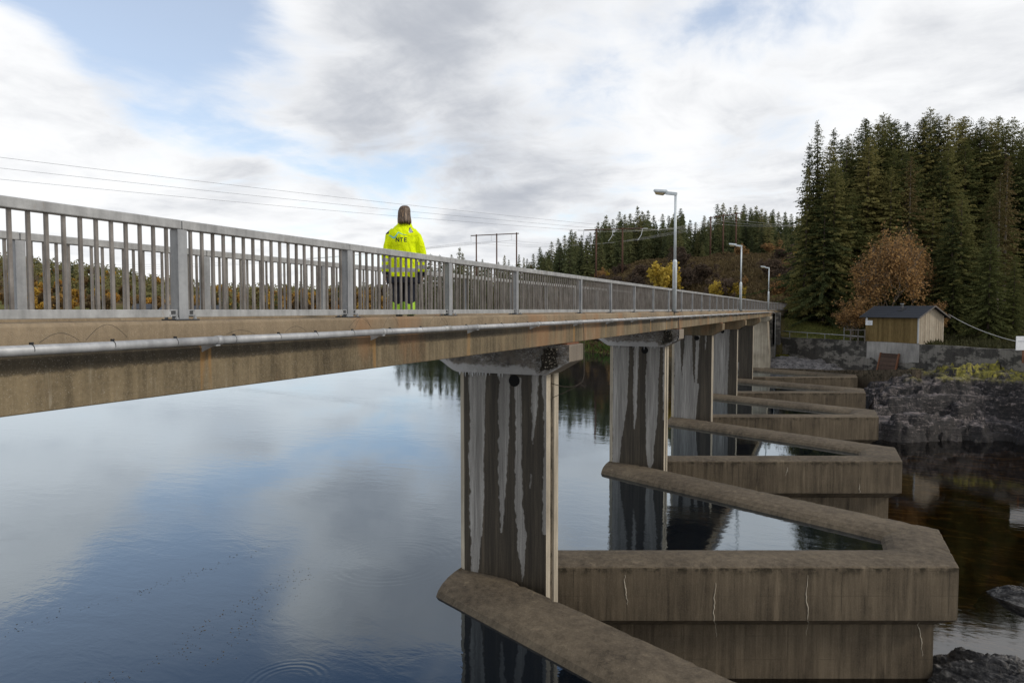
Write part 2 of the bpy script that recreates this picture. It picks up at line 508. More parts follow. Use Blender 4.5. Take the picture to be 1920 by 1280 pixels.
def rock_material(name, lo, mid, hi, moss=0.0, wet_z=None):
    m, k, b = material(name)
    P = k.pos()
    st = k.noise(k.scale(P, (0.9, 0.9, 4.5)), 1.3, 6, 0.65, 0.6)
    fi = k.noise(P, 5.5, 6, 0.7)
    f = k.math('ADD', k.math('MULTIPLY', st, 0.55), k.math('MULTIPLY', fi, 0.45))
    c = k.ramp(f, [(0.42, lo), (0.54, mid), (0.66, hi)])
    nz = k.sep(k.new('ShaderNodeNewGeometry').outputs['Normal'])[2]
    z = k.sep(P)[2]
    paler = k.math('MULTIPLY', k.smooth(nz, 0.70, 0.95), k.smooth(k.noise(P, 1.7, 5, 0.7), 0.40, 0.62))  # upward-facing rock is mixed paler, in noise patches
    c = k.mix(k.math('MULTIPLY', paler, 0.6), c, hi)
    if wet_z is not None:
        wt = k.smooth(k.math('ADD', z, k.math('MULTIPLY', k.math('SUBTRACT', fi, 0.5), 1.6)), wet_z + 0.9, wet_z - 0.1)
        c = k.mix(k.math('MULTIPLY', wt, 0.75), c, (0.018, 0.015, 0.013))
    if moss:
        mm = k.math('MULTIPLY', k.smooth(nz, 0.45, 0.8), k.smooth(k.noise(P, 0.7, 7, 0.75), 0.40, 0.54))
        mm = k.math('MULTIPLY', mm, k.smooth(z, -6.0, -5.1))
        mc = k.ramp(k.noise(P, 4, 5, 0.7), [(0.35, (0.10, 0.095, 0.014)), (0.66, (0.36, 0.31, 0.04))])
        c = k.mix(k.math('MULTIPLY', mm, moss), c, mc)
    setp(k, b, c, 0.7, 0, k.bump(k.math('ADD', st, fi), 0.9, 0.10), 0.35)


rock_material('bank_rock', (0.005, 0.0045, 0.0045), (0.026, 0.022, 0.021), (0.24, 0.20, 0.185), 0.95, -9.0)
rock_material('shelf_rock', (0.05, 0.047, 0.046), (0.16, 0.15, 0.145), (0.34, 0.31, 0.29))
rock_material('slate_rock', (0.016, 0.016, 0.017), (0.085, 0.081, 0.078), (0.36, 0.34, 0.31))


def bed_material():
    m, k, b = material('pool_bed')
    P = k.pos()
    st = k.noise(k.scale(P, (0.32, 1.5, 1)), 1.2, 6, 0.65, 0.8)
    fi = k.noise(P, 2.0, 5, 0.65)
    f = k.math('ADD', k.math('MULTIPLY', st, 0.65), k.math('MULTIPLY', fi, 0.35))
    c = k.ramp(f, [(0.38, (0.035, 0.024, 0.012)), (0.52, (0.15, 0.10, 0.038)), (0.58, (0.52, 0.38, 0.16)), (0.66, (0.20, 0.13, 0.05))])
    setp(k, b, c, 0.9)


bed_material()


def land_material():
    m, k, b = material('land')
    P = k.pos()
    g = k.attr('grassy')
    n = k.noise(P, 0.12, 5, 0.65)
    n2 = k.noise(P, 1.3, 6, 0.7)
    f = k.math('ADD', k.math('MULTIPLY', n, 0.5), k.math('MULTIPLY', n2, 0.5))
    br = k.ramp(f, [(0.36, (0.040, 0.030, 0.018)), (0.52, (0.10, 0.068, 0.034)), (0.66, (0.16, 0.125, 0.055))])
    gr = k.ramp(f, [(0.36, (0.060, 0.072, 0.020)), (0.52, (0.13, 0.135, 0.040)), (0.66, (0.24, 0.20, 0.07))])
    c = k.mix(g, br, gr)
    setp(k, b, c, 0.95, 0, k.bump(n2, 0.7, 0.25), 0.1)


land_material()


def water_materials():
    m, k, b = material('lake_water')
    P = k.pos()
    # gentle ripples with calm and ruffled zones, and one ring where a drop fell
    q = k.scale(P, (0.75, 1.25, 1.0))
    r1 = k.noise(q, 1.6, 4, 0.55, 0.4)
    r2 = k.noise(k.scale(P, (1.2, 2.2, 1)), 5.5, 3, 0.5)
    zone = k.smooth(k.noise(k.scale(P, (0.5, 1.0, 1.0)), 0.16, 4, 0.6), 0.38, 0.66, 0.2, 1.3)
    h = k.math('MULTIPLY', k.math('ADD', k.math('MULTIPLY', r1, 0.6), k.math('MULTIPLY', r2, 0.12)), zone)
    for (cx, cy, rad, wl, amp) in ((-8.55, 9.15, 0.62, 0.13, 0.05), (-10.2, 14.8, 1.5, 0.22, 0.035)):
        dd = k.vmath('LENGTH', k.vmath('MULTIPLY', k.vmath('SUBTRACT', P, (cx, cy, 0)), (1, 1, 0)))
        env = k.smooth(k.math('ABSOLUTE', k.math('SUBTRACT', dd, rad)), rad * 0.55, 0.0)
        ring = k.math('MULTIPLY', k.math('MULTIPLY', k.math('SINE', k.math('MULTIPLY', dd, 6.2832 / wl)), env), amp)
        h = k.math('ADD', h, ring)
    nrm = k.bump(h, 0.085, 0.10)
    lw = k.new('ShaderNodeLayerWeight')
    lw.inputs['Blend'].default_value = 0.5
    k.put(lw.inputs['Normal'], nrm)
    fac = k.math('ADD', 0.03, k.math('MULTIPLY', k.math('POWER', lw.outputs['Facing'], 3.0), 0.97), clamp=True)
    setp(k, b, (0.003, 0.005, 0.008), 0.6, 0, None, 0.0)
    gl = k.new('ShaderNodeBsdfGlossy')
    gl.inputs['Color'].default_value = (0.84, 0.93, 1.0, 1)
    gl.inputs['Roughness'].default_value = 0.015
    k.put(gl.inputs['Normal'], nrm)
    ms = k.new('ShaderNodeMixShader')
    k.put(ms.inputs[0], fac)
    k.l.new(b.outputs[0], ms.inputs[1])
    k.l.new(gl.outputs[0], ms.inputs[2])
    k.l.new(ms.outputs[0], k.n['Material Output'].inputs[0])

    m, k, b = material('pool_water')
    P = k.pos()
    h = k.noise(k.scale(P, (0.9, 1.4, 1)), 2.2, 4, 0.55, 0.3)
    nrm = k.bump(h, 0.045, 0.06)
    fr = k.new('ShaderNodeFresnel')
    fr.inputs[0].default_value = 2.0
    k.put(fr.inputs['Normal'], nrm)
    gl = k.new('ShaderNodeBsdfGlossy')
    gl.inputs['Roughness'].default_value = 0.02
    k.put(gl.inputs['Normal'], nrm)
    tr = k.new('ShaderNodeBsdfTransparent')
    tr.inputs[0].default_value = (0.50, 0.38, 0.20, 1)
    ms = k.new('ShaderNodeMixShader')
    k.put(ms.inputs[0], fr.outputs[0])
    k.l.new(tr.outputs[0], ms.inputs[1])
    k.l.new(gl.outputs[0], ms.inputs[2])
    k.l.new(ms.outputs[0], k.n['Material Output'].inputs[0])


water_materials()

# clothing
def cloth(name, lo, hi):
    m, k, b = material(name)
    P = k.obj()
    n = k.noise(k.scale(P, (5, 5, 3.5)), 1.6, 5, 0.6, 0.8)
    w = k.noise(P, 90, 3, 0.6)
    setp(k, b, k.ramp(n, [(0.32, lo), (0.62, hi)]), 0.8, 0, k.bump(k.math('ADD', n, k.math('MULTIPLY', w, 0.04)), 0.7, 0.06), 0.2)


cloth('hivis_yellow', (0.58, 0.71, 0.0), (0.74, 0.87, 0.0))
plain('hivis_lime', (0.42, 0.68, 0.06), 0.75, 0, 0.10, 9)
plain('navy_cloth', (0.014, 0.016, 0.026), 0.85, 0, 0.3, 12)
plain('reflective_tape', (0.36, 0.37, 0.38), 0.4, 0.2)
plain('skin', (0.50, 0.30, 0.22), 0.55)
plain('boot_leather', (0.02, 0.018, 0.016), 0.6)
plain('logo_black', (0.018, 0.025, 0.028), 0.7)
plain('logo_blue', (0.16, 0.52, 0.62), 0.7)
plain('logo_green', (0.40, 0.72, 0.35), 0.7)
plain('eye_dark', (0.02, 0.02, 0.02), 0.3)


def hair_material():
    m, k, b = material('brown_hair')
    P = k.obj()
    n = k.noise(k.scale(P, (60, 60, 2.0)), 1.0, 4, 0.6)
    c = k.ramp(n, [(0.35, (0.030, 0.018, 0.010)), (0.55, (0.095, 0.058, 0.032)), (0.72, (0.26, 0.17, 0.095))])
    setp(k, b, c, 0.45, 0, k.bump(n, 0.5, 0.01), 0.4)


hair_material()

# ------------------------------------------------------------------ mesh helpers


class MB:
    def __init__(self):
        self.v, self.f, self.m = [], [], []

    def add(self, verts, faces, mi=0):
        o = len(self.v)
        self.v.extend([tuple(map(float, p)) for p in verts])
        self.f.extend([tuple(o + i for i in f) for f in faces])
        self.m.extend([mi] * len(faces))
        return self

    def box(self, x0, x1, y0, y1, z0, z1, mi=0):
        v = [(x0, y0, z0), (x1, y0, z0), (x1, y1, z0), (x0, y1, z0), (x0, y0, z1), (x1, y0, z1), (x1, y1, z1), (x0, y1, z1)]
        return self.add(v, [(0, 3, 2, 1), (4, 5, 6, 7), (0, 1, 5, 4), (1, 2, 6, 5), (2, 3, 7, 6), (3, 0, 4, 7)], mi)

    def tube(self, pts, r, n=8, mi=0, caps=True):
        pts = [Vector(p) for p in pts]
        rs = r if hasattr(r, '__len__') else [r] * len(pts)
        rings = []
        prev = None
        for i, p in enumerate(pts):
            a = pts[max(i - 1, 0)]
            b = pts[min(i + 1, len(pts) - 1)]
            t = (b - a).normalized()
            if prev is None:
                u = t.cross(Vector((0, 0, 1)))
                if u.length < 1e-3:
                    u = t.cross(Vector((1, 0, 0)))
                u.normalize()
            else:
                u = (prev - t * prev.dot(t)).normalized()
            prev = u
            w = t.cross(u)
            rings.append([p + (u * math.cos(2 * math.pi * j / n) + w * math.sin(2 * math.pi * j / n)) * rs[i] for j in range(n)])
        v = [q for rg in rings for q in rg]
        f = []
        for i in range(len(pts) - 1):
            for j in range(n):
                a, b = i * n + j, i * n + (j + 1) % n
                f.append((a, b, b + n, a + n))
        if caps:
            f.append(tuple(range(n - 1, -1, -1)))
            f.append(tuple(range((len(pts) - 1) * n, len(pts) * n)))
        return self.add(v, f, mi)

    def prism(self, poly, axis, a, b, mi=0):
        """extrude a 2-D polygon along an axis: 'x' (y,z), 'y' (x,z) or 'z' (x,y)"""
        def pt(p, t):
            return {'x': (t, p[0], p[1]), 'y': (p[0], t, p[1]), 'z': (p[0], p[1], t)}[axis]
        n = len(poly)
        v = [pt(p, a) for p in poly] + [pt(p, b) for p in poly]
        f = [tuple(range(n)), tuple(range(2 * n - 1, n - 1, -1))]
        f += [(i, i + n, (i + 1) % n + n, (i + 1) % n) for i in range(n)]
        return self.add(v, f, mi)

    def mesh(self, name, mats, smooth=False, fix=True):
        me = bpy.data.meshes.new(name)
        me.from_pydata(self.v, [], self.f)
        for m in (mats if isinstance(mats, (list, tuple)) else [mats]):
            me.materials.append(MATS[m])
        if any(self.m):
            me.polygons.foreach_set('material_index', self.m)
        if fix:
            bm = bmesh.new()
            bm.from_mesh(me)
            bmesh.ops.recalc_face_normals(bm, faces=bm.faces)
            bm.to_mesh(me)
            bm.free()
        if smooth:
            me.polygons.foreach_set('use_smooth', [True] * len(me.polygons))
        me.update()
        return me

    def build(self, name, mats, parent=None, smooth=False, loc=None, bevel=0.0, auto=None):
        o = link(name, self.mesh(name, mats, smooth), parent, loc)
        if bevel:
            md = o.modifiers.new('bevel', 'BEVEL')
            md.width = bevel
            md.segments = 2
            md.limit_method = 'ANGLE'
        return o


def link(name, me, parent=None, loc=None, rz=None):
    o = bpy.data.objects.new(name, me)
    COL.objects.link(o)
    if parent is not None:
        o.parent = parent
    if loc is not None:
        o.location = loc
    if rz is not None:
        o.rotation_euler = (0, 0, rz)
    return o


def thing(name, label, cat, loc=(0, 0, 0), rz=0.0, group=None):
    o = link(name, None, None, loc, rz)
    return tag(o, label, cat, group)


def tag(o, label, cat, group=None):
    o['label'] = label
    o['category'] = cat
    if group:
        o['group'] = group
    return o


def kind(o, k, label=None):
    o['kind'] = k
    if label:
        o['label'] = label
    return o


def copy_tree(o, parent=None, deep=True):
    c = o.copy()
    COL.objects.link(c)
    c.parent = parent
    for ch in o.children:
        copy_tree(ch, c)
    return c


def np_mesh(name, V, F, mats, tint=None, smooth=False, attr='tint', mat_idx=None):
    """fast mesh from numpy arrays; F is (n,3) or (n,4)"""
    me = bpy.data.meshes.new(name)
    V = np.asarray(V, np.float32)
    F = np.asarray(F, np.int32)
    k = F.shape[1]
    me.vertices.add(len(V))
    me.vertices.foreach_set('co', V.ravel())
    me.loops.add(F.size)
    me.loops.foreach_set('vertex_index', F.ravel())
    me.polygons.add(len(F))
    me.polygons.foreach_set('loop_start', np.arange(0, F.size, k, dtype=np.int32))
    for m in (mats if isinstance(mats, (list, tuple)) else [mats]):
        me.materials.append(MATS[m])
    if mat_idx is not None:
        me.polygons.foreach_set('material_index', np.asarray(mat_idx, np.int32))
    if smooth:
        me.polygons.foreach_set('use_smooth', np.ones(len(F), bool))
    me.update(calc_edges=True)
    if tint is not None:
        a = me.attributes.new(attr, 'FLOAT', 'POINT')
        a.data.foreach_set('value', np.asarray(tint, np.float32))
    me.validate()
    return me


def vnoise(x, y, seed=0):
    """value noise on arrays"""
    def h(i, j):
        s = np.sin(i * 127.1 + j * 311.7 + seed * 74.7) * 43758.5453
        return s - np.floor(s)
    xi, yi = np.floor(x), np.floor(y)
    u, v = x - xi, y - yi
    u, v = u * u * (3 - 2 * u), v * v * (3 - 2 * v)
    return (h(xi, yi) * (1 - u) + h(xi + 1, yi) * u) * (1 - v) + (h(xi, yi + 1) * (1 - u) + h(xi + 1, yi + 1) * u) * v


def fbm(x, y, oct=5, seed=0, gain=0.5):
    t, a, s = 0, 1.0, 0
    for i in range(oct):
        t = t + a * vnoise(x * 2 ** i, y * 2 ** i, seed + i)
        s += a
        a *= gain
    return t / s


def grid_faces(nu, nv):
    i = np.arange(nu - 1)[:, None] * nv + np.arange(nv - 1)[None, :]
    i = i.ravel()
    return np.stack([i, i + nv, i + nv + 1, i + 1], 1)


def kites(P, U, W, n_=None):
    """leaf-shaped quads: base points P, length vectors U, half-width vectors W"""
    n = len(P)
    V = np.empty((n, 4, 3), np.float32)
    V[:, 0] = P
    V[:, 1] = P + U * 0.55 + W
    V[:, 2] = P + U
    V[:, 3] = P + U * 0.55 - W
    F = np.arange(n * 4, dtype=np.int32).reshape(n, 4)
    return V.reshape(-1, 3), F


def unit(v):
    return v / np.maximum(np.linalg.norm(v, axis=-1, keepdims=True), 1e-9)


# ------------------------------------------------------------------ land
WALL = [(1440, 82.5), (1470, 80.1), (1550, 74.4), (1630, 69.4), (1725, 64.1), (1760, 61.6), (1840, 57.8), (1920, 54.1), (2100, 47.0), (2400, 38.5)]
PROF = {
    -900: [(250, -9), (262, -5), (340, 10), (520, 50), (800, 90), (1600, 110)],
    -300: [(340, -9), (355, -5), (440, 14), (620, 58), (900, 80), (1600, 90)],
    0: [(400, -9), (415, -5), (500, 10), (690, 46), (900, 54), (1600, 60)],
    200: [(430, -9), (445, -5), (540, 8), (700, 33), (900, 38), (1600, 40)],
    400: [(430, -9), (445, -5), (600, 6), (760, 17), (1000, 22), (1600, 24)],
    600: [(380, -9), (395, -5), (600, 5), (760, 14), (1000, 19), (1600, 20)],
    750: [(260, -9), (275, -5), (400, 3), (600, 9), (1000, 12), (1600, 15)],
    860: [(200, -9), (212, -5), (300, 5), (500, 9), (1000, 12), (1600, 15)],
    1000: [(140, -9), (148, -5.6), (190, 3), (230, 8), (320, 12), (500, 16), (1600, 20)],
    1100: [(104, -9), (108, -6.0), (130, -4), (165, 3.5), (200, 9), (240, 13), (320, 18), (600, 22)],
    1200: [(95, -9), (98, -6.0), (125, -1), (160, 8.5), (185, 12.5), (240, 17), (320, 22), (600, 26)],
    1300: [(91, -9), (94, -5.8), (120, 1), (155, 9.5), (180, 12.8), (230, 16), (320, 20), (600, 26)],
    1400: [(87, -9), (90, -4.5), (115, 2), (148, 9.5), (175, 13.5), (230, 16), (320, 20), (600, 26)],
    1448: [(77.4, -9), (79.5, -4.6), (81.6, -0.45), (95, -0.25), (112, 1.5), (140, 8), (170, 13), (230, 16), (600, 26)],
    1470: [(80.3, -6), (80.6, -3.4), (83.5, -1.4), (90, -0.35), (110, 1.2), (140, 8), (170, 13), (230, 16), (600, 26)],
    1550: [(74.6, -6), (74.9, -3.5), (80, -2.5), (88, -1.0), (100, -0.2), (118, 3), (150, 10), (230, 16), (600, 26)],
    1630: [(69.6, -6), (69.9, -3.5), (76, -3.1), (88, -1.4), (110, 2), (150, 9), (230, 16), (600, 26)],
    1725: [(64.3, -6), (64.6, -3.6), (74, -3.1), (90, -1), (110, 2), (150, 9), (230, 16), (600, 26)],
    1840: [(58.0, -6), (58.3, -3.6), (70, -3.1), (90, 0), (110, 2), (150, 9), (230, 16), (600, 26)],
    1920: [(54.3, -6), (54.6, -3.6), (68, -3.1), (90, 0), (110, 2), (150, 9), (230, 16), (600, 26)],
    2400: [(38.8, -6), (39.1, -3.6), (60, -3.1), (90, 0), (110, 2), (150, 9), (230, 16), (600, 26)],
    3200: [(28, -6), (28.4, -3.6), (50, -3.1), (90, 0), (110, 2), (150, 9), (230, 16), (600, 26)],
}
PK = np.array(sorted(PROF))


def shore(px):
    return float(np.interp(px, PK, [PROF[k][0][0] for k in PK]))


def ground(px, D, rough=True):
    """height of the land at a bearing and distance, measured relative to the shore distance"""
    px = np.asarray(px, float)
    D = np.asarray(D, float)
    px, D = np.broadcast_arrays(px, D)
    i = np.clip(np.searchsorted(PK, px, side='right') - 1, 0, len(PK) - 2)
    out = np.zeros(px.shape)
    for a in range(len(PK) - 1):
        mk = i == a
        if not mk.any():
            continue
        k0, k1 = PK[a], PK[a + 1]
        t = np.clip((px[mk] - k0) / (k1 - k0), 0, 1)
        d0, d1 = PROF[k0][0][0], PROF[k1][0][0]
        ds = d0 + (d1 - d0) * t
        s = D[mk] - ds
        z0 = np.interp(s, [q[0] - d0 for q in PROF[k0]], [q[1] for q in PROF[k0]])
        z1 = np.interp(s, [q[0] - d1 for q in PROF[k1]], [q[1] for q in PROF[k1]])
        out[mk] = z0 + (z1 - z0) * t
    if rough:
        X = FH[0] * D + RH[0] * (px - 960) / FPX * D
        Y = FH[1] * D + RH[1] * (px - 960) / FPX * D
        amp = np.clip((D - 88) / 60, 0.0, 1.0)
        near = np.clip((D - 60) / 40, 0.08, 0.4)
        out = out + (fbm(X / 16, Y / 16, 4, 3) - 0.5) * 4.2 * amp + (fbm(X / 2.5, Y / 2.5, 3, 8) - 0.5) * near
    return out


def gz(px, D):
    return float(ground(np.array([px]), np.array([D]))[0])


def build_land():
    pxs = np.concatenate([np.arange(-900, 860, 24), np.arange(860, 1980, 7), np.arange(1980, 3201, 40)])
    s = np.concatenate([[0.0, 0.3, 0.7, 1.2, 2], np.arange(3, 40, 1.3), np.arange(40, 180, 3.2), np.geomspace(180, 1500, 60)])
    PXg = np.repeat(pxs[:, None], len(s), 1)
    sh = np.array([shore(p) for p in pxs])
    Dg = sh[:, None] + s[None, :]
    Z = ground(PXg, Dg)
    X = FH[0] * Dg + RH[0] * (PXg - 960) / FPX * Dg
    Y = FH[1] * Dg + RH[1] * (PXg - 960) / FPX * Dg
    g = np.clip(1 - np.abs(PXg - 1540) / 90, 0, 1) * np.clip((100 - Dg) / 12, 0, 1) * 1.6
    g = np.maximum(g, np.clip(1 - np.abs(PXg - 1110) / 120, 0, 1) * np.clip((116 - Dg) / 10, 0, 1) * 1.6)
    g = np.maximum(g, np.clip((PXg - 1560) / 60, 0, 1) * np.clip((95 - Dg) / 15, 0, 1) * 0.5)
    g = np.maximum(g, np.clip((560 - PXg) / 200, 0, 1) * np.clip((520 - Dg) / 30, 0, 1) * 0.8)
    V = np.stack([X, Y, Z], -1).reshape(-1, 3)
    me = np_mesh('land', V, grid_faces(len(pxs), len(s))[:, ::-1], 'land', np.clip(g, 0, 1).ravel(), True, 'grassy')
    kind(link('land', me), 'structure')


build_land()

# ------------------------------------------------------------------ water and pool bed
Z_LAKE, Z_POOL = -6.64, -9.5
PIER_Y = [14.5 + 13.0 * i for i in range(5)]
MIDS = [8.43 + 13.0 * i for i in range(6)]
TIPX, HALF, SLOPE = 3.25, 1.6, 0.453


def v_off(mid, t, x_end=-8.0):
    """polyline of a V-shaped weir wall offset by t inwards from its outer face"""
    c = math.hypot(1, SLOPE)
    h = HALF + SLOPE * t - c * t
    xt = TIPX - t
    he = HALF + SLOPE * (TIPX - x_end) - c * t
    return [(x_end, mid - he), (xt, mid - h), (xt, mid + h), (x_end, mid + he)]


def build_water():
    pts = [(-2500, -60), (-5.0, -60), (-5.0, MIDS[0] - 7)]
    for m in MIDS:
        q = v_off(m, 0.9, -6.3)
        pts += q
    pts += [(-6.3, 80.2), (-5.6, 95), (-60, 140), (-300, 2600), (-2500, 2600)]
    me = MB()
    me.add([(x, y, Z_LAKE) for x, y in pts], [tuple(range(len(pts)))])
    mesh = me.mesh('lake', 'lake_water', fix=False)
    bm = bmesh.new()
    bm.from_mesh(mesh)
    bmesh.ops.triangulate(bm, faces=bm.faces)
    for f in bm.faces:
        if f.normal.z < 0:
            f.normal_flip()
    bm.to_mesh(mesh)
    bm.free()
    kind(link('lake', mesh), 'structure')
    p = MB().add([(-6.5, -40, Z_POOL), (60, -40, Z_POOL), (60, 79, Z_POOL), (-6.5, 79, Z_POOL)], [(0, 1, 2, 3)])
    kind(link('pool', p.mesh('pool', 'pool_water', fix=False)), 'structure')
    n = 150
    x = np.linspace(-7, 60, n)
    y = np.linspace(-40, 80, 200)
    X, Y = np.meshgrid(x, y, indexing='ij')
    Z = -10.7 + fbm(X / 9 + 3, Y / 3.2, 5, 21) * 1.35
    Z = np.minimum(Z, -9.62)
    bed = np_mesh('pool_bed', np.stack([X, Y, Z], -1).reshape(-1, 3), grid_faces(n, 200)[:, ::-1], 'pool_bed', None, True)
    kind(link('pool_bed', bed), 'structure')


build_water()

# ------------------------------------------------------------------ rock bank, shelf and boulders


def blocks(X, Y, sx, sy, amp, seed):
    """angular blocks: each jittered cell is a tilted facet at its own height"""
    ca, sa = math.cos(0.35), math.sin(0.35)
    u = (X * ca + Y * sa) / sx
    v = (-X * sa + Y * ca) / sy
    u = u + (fbm(u * 1.3, v * 1.3, 3, seed + 9) - 0.5) * 0.9
    v = v + (fbm(u * 1.3 + 5, v * 1.3, 3, seed + 19) - 0.5) * 0.9
    ui, vi = np.floor(u), np.floor(v)

    def h(i, j, k):
        q = np.sin(i * 127.1 + j * 311.7 + (seed + k) * 74.7) * 43758.5453
        return q - np.floor(q)
    best = np.full(u.shape, 9.0)
    second = np.full(u.shape, 9.0)
    out = np.zeros(u.shape)
    for di in (-1, 0, 1):
        for dj in (-1, 0, 1):
            i, j = ui + di, vi + dj
            du = u - (i + h(i, j, 1))
            dv = v - (j + h(i, j, 2))
            d = np.sqrt(du * du + dv * dv)
            z = (h(i, j, 3) - 0.5) * 0.55 + (h(i, j, 4) - 0.5) * du * 0.7 + (h(i, j, 5) - 0.6) * dv * 0.9
            m = d < best
            second = np.where(m, best, np.minimum(second, d))
            out = np.where(m, z, out)
            best = np.where(m, d, best)
    crack = np.clip((second - best) / 0.12, 0, 1)
    return (out - (1 - crack) * 0.28) * amp


def build_rocks():
    # the dark bank rising from the pool to the foot of the curved wall
    pxs = np.arange(1560, 2600, 3.2)
    s = np.concatenate([np.arange(-1.5, 16, 0.14), np.arange(16, 27, 0.4)])
    PX = np.repeat(pxs[:, None], len(s), 1)
    Dw = np.interp(pxs, [1560, 1640, 1700, 1800, 1920, 2100, 2600], [55, 50.0, 49.0, 48.6, 47.6, 42, 32])
    Dwall = np.interp(pxs, [w[0] for w in WALL] + [3200], [w[1] for w in WALL] + [28])
    S = np.repeat(s[None, :], len(pxs), 0)
    wob = (fbm(PX / 90.0, S / 3.0, 5, 31) - 0.5)
    Sx = S + wob * 5.0
    top = np.interp(pxs, [1560, 1640, 1690, 1760, 1850, 1930, 2600], [-8.2, -6.9, -6.1, -5.1, -4.4, -4.4, -4.4])
    top = top + (fbm(pxs / 55.0, pxs * 0 + 2.0, 4, 83) - 0.5) * 1.5
    base = np.interp(Sx.ravel(), [-1.5, 0, 0.4, 0.9, 2.8, 3.3, 3.7, 4.9, 5.3, 6.2, 30], [-10.6, -9.6, -8.9, -8.3, -8.0, -7.2, -6.5, -6.2, -5.4, -5.0, -5.0]).reshape(S.shape)
    lift = np.clip((Sx - 2.6) / 4, 0, 1) * (top[:, None] + 5.0)
    Dg = Dw[:, None] + S
    X = FH[0] * Dg + RH[0] * (PX - 960) / FPX * Dg
    Y = FH[1] * Dg + RH[1] * (PX - 960) / FPX * Dg
    Z = base + lift + blocks(X, Y, 6.0, 2.0, 1.3, 44) * 1.0 + blocks(X, Y, 1.9, 0.6, 0.65, 51) + blocks(X, Y, 0.6, 0.22, 0.25, 53) + (fbm(X * 2.5, Y * 2.5, 4, 52, 0.6) - 0.5) * 0.22
    hq = 0.62
    zz = Z / hq + (fbm(X / 4.0, Y / 4.0, 3, 71) - 0.5) * 1.6
    fr_ = zz - np.floor(zz)
    Z = Z + hq * (np.clip((fr_ - 0.62) / 0.38, 0, 1) - fr_) * 0.85
    zcap = np.where(Dg > Dwall[:, None] + 0.2, -4.9, 0.0)
    Z = np.minimum(Z, np.where(Dg > Dwall[:, None] - 0.3, -4.7, 9))
    Z += zcap * 0
    left = np.clip((X - 2.7) / 1.1, 0, 1)
    Z = -10.2 + (Z + 10.2) * left
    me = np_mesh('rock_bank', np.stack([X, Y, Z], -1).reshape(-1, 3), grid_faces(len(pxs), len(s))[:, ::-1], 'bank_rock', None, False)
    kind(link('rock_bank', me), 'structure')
    # bare ledge between the end of the weir and the curved wall
    x = np.linspace(-9.0, 10, 120)
    y = np.linspace(79.2, 90, 80)
    X, Y = np.meshgrid(x, y, indexing='ij')
    Z = -6.25 + np.interp(Y.ravel(), [79.2, 80.2, 81.5, 83, 90], [-1.2, 0.0, 0.45, 0.7, 0.9]).reshape(Y.shape)
    Z += blocks(X, Y, 2.4, 1.0, 0.7, 61) + blocks(X, Y, .8, .4, 0.3, 62) - np.clip((X - 1) / 6, 0, 1) * 0.9
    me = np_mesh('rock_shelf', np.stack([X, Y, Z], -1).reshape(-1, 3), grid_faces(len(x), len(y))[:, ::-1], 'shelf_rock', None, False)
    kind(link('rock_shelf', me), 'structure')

    def slab(name, label, c, size, rz, tilt, seed):
        n = 110
        u = np.linspace(-1, 1, n)
        U, Vv = np.meshgrid(u, u, indexing='ij')
        r = np.sqrt(U ** 2 + Vv ** 2 * 1.1) + (fbm(U * 2 + seed, Vv * 2, 4, seed) - 0.5) * 0.5
        h = np.clip(1 - r ** 2.2, -0.6, 1)
        lay = 1 - np.abs(fbm(U * 1.6 + Vv * 5 + seed, Vv * 9 - U * 2, 5, seed + 5, 0.6) - 0.5) * 2
        Z = h * size[2] + (lay - 0.75) * size[2] * 0.3 + blocks(U * 3 + seed, Vv * 3, 2.6, 0.5, 0.42, seed + 3) * size[2] + blocks(U * 3 + seed, Vv * 3, 0.9, 0.2, 0.10, seed + 4) * size[2]
        V = np.stack([U * size[0], Vv * size[1], Z], -1).reshape(-1, 3)
        me = np_mesh(name, V, grid_faces(n, n)[:, ::-1], 'slate_rock', None, False)
        o = link(name, me, None, c)
        o.rotation_euler = (tilt[0], tilt[1], rz)
        tag(o, label, 'rock')
    slab('boulder', 'wet layered slate outcrop at the foot of the nearest weir tip', (4.7, 19.3, -9.45), (2.4, 1.5, 1.0), R_(-38), (R_(4), R_(-5)), 3)
    slab('boulder', 'flat dark slab of rock lying in the pool by itself', (6.6, 26.4, -9.68), (1.7, 0.6, 0.55), R_(-32), (R_(3), R_(4)), 9)


build_rocks()

# ------------------------------------------------------------------ weir walls
PROFILE = [(0.46, -12.0), (0.46, -8.08), (0.0, -7.76), (0.0, -6.43), (0.03, -6.40), (0.35, -6.37), (0.75, -6.36), (1.05, -6.385), (1.30, -6.44), (1.48, -6.53), (1.58, -6.66), (1.60, -6.85), (1.60, -7.5), (1.35, -7.8), (1.35, -12.0)]
WEIR_LABELS = [
    'nearest V-shaped concrete weir wall running out of the bottom of the picture',
    'large V-shaped concrete weir wall with pale cracks, joined to the nearest bridge pier',
    'second complete V-shaped weir wall, its crest starting at the second bridge pier',
    'third V-shaped weir wall, ending short beside the dark rock bank',
    'fourth V-shaped weir wall, between the third pier and the rock bank',
    'farthest V-shaped weir wall, next to the low end wall and abutment']


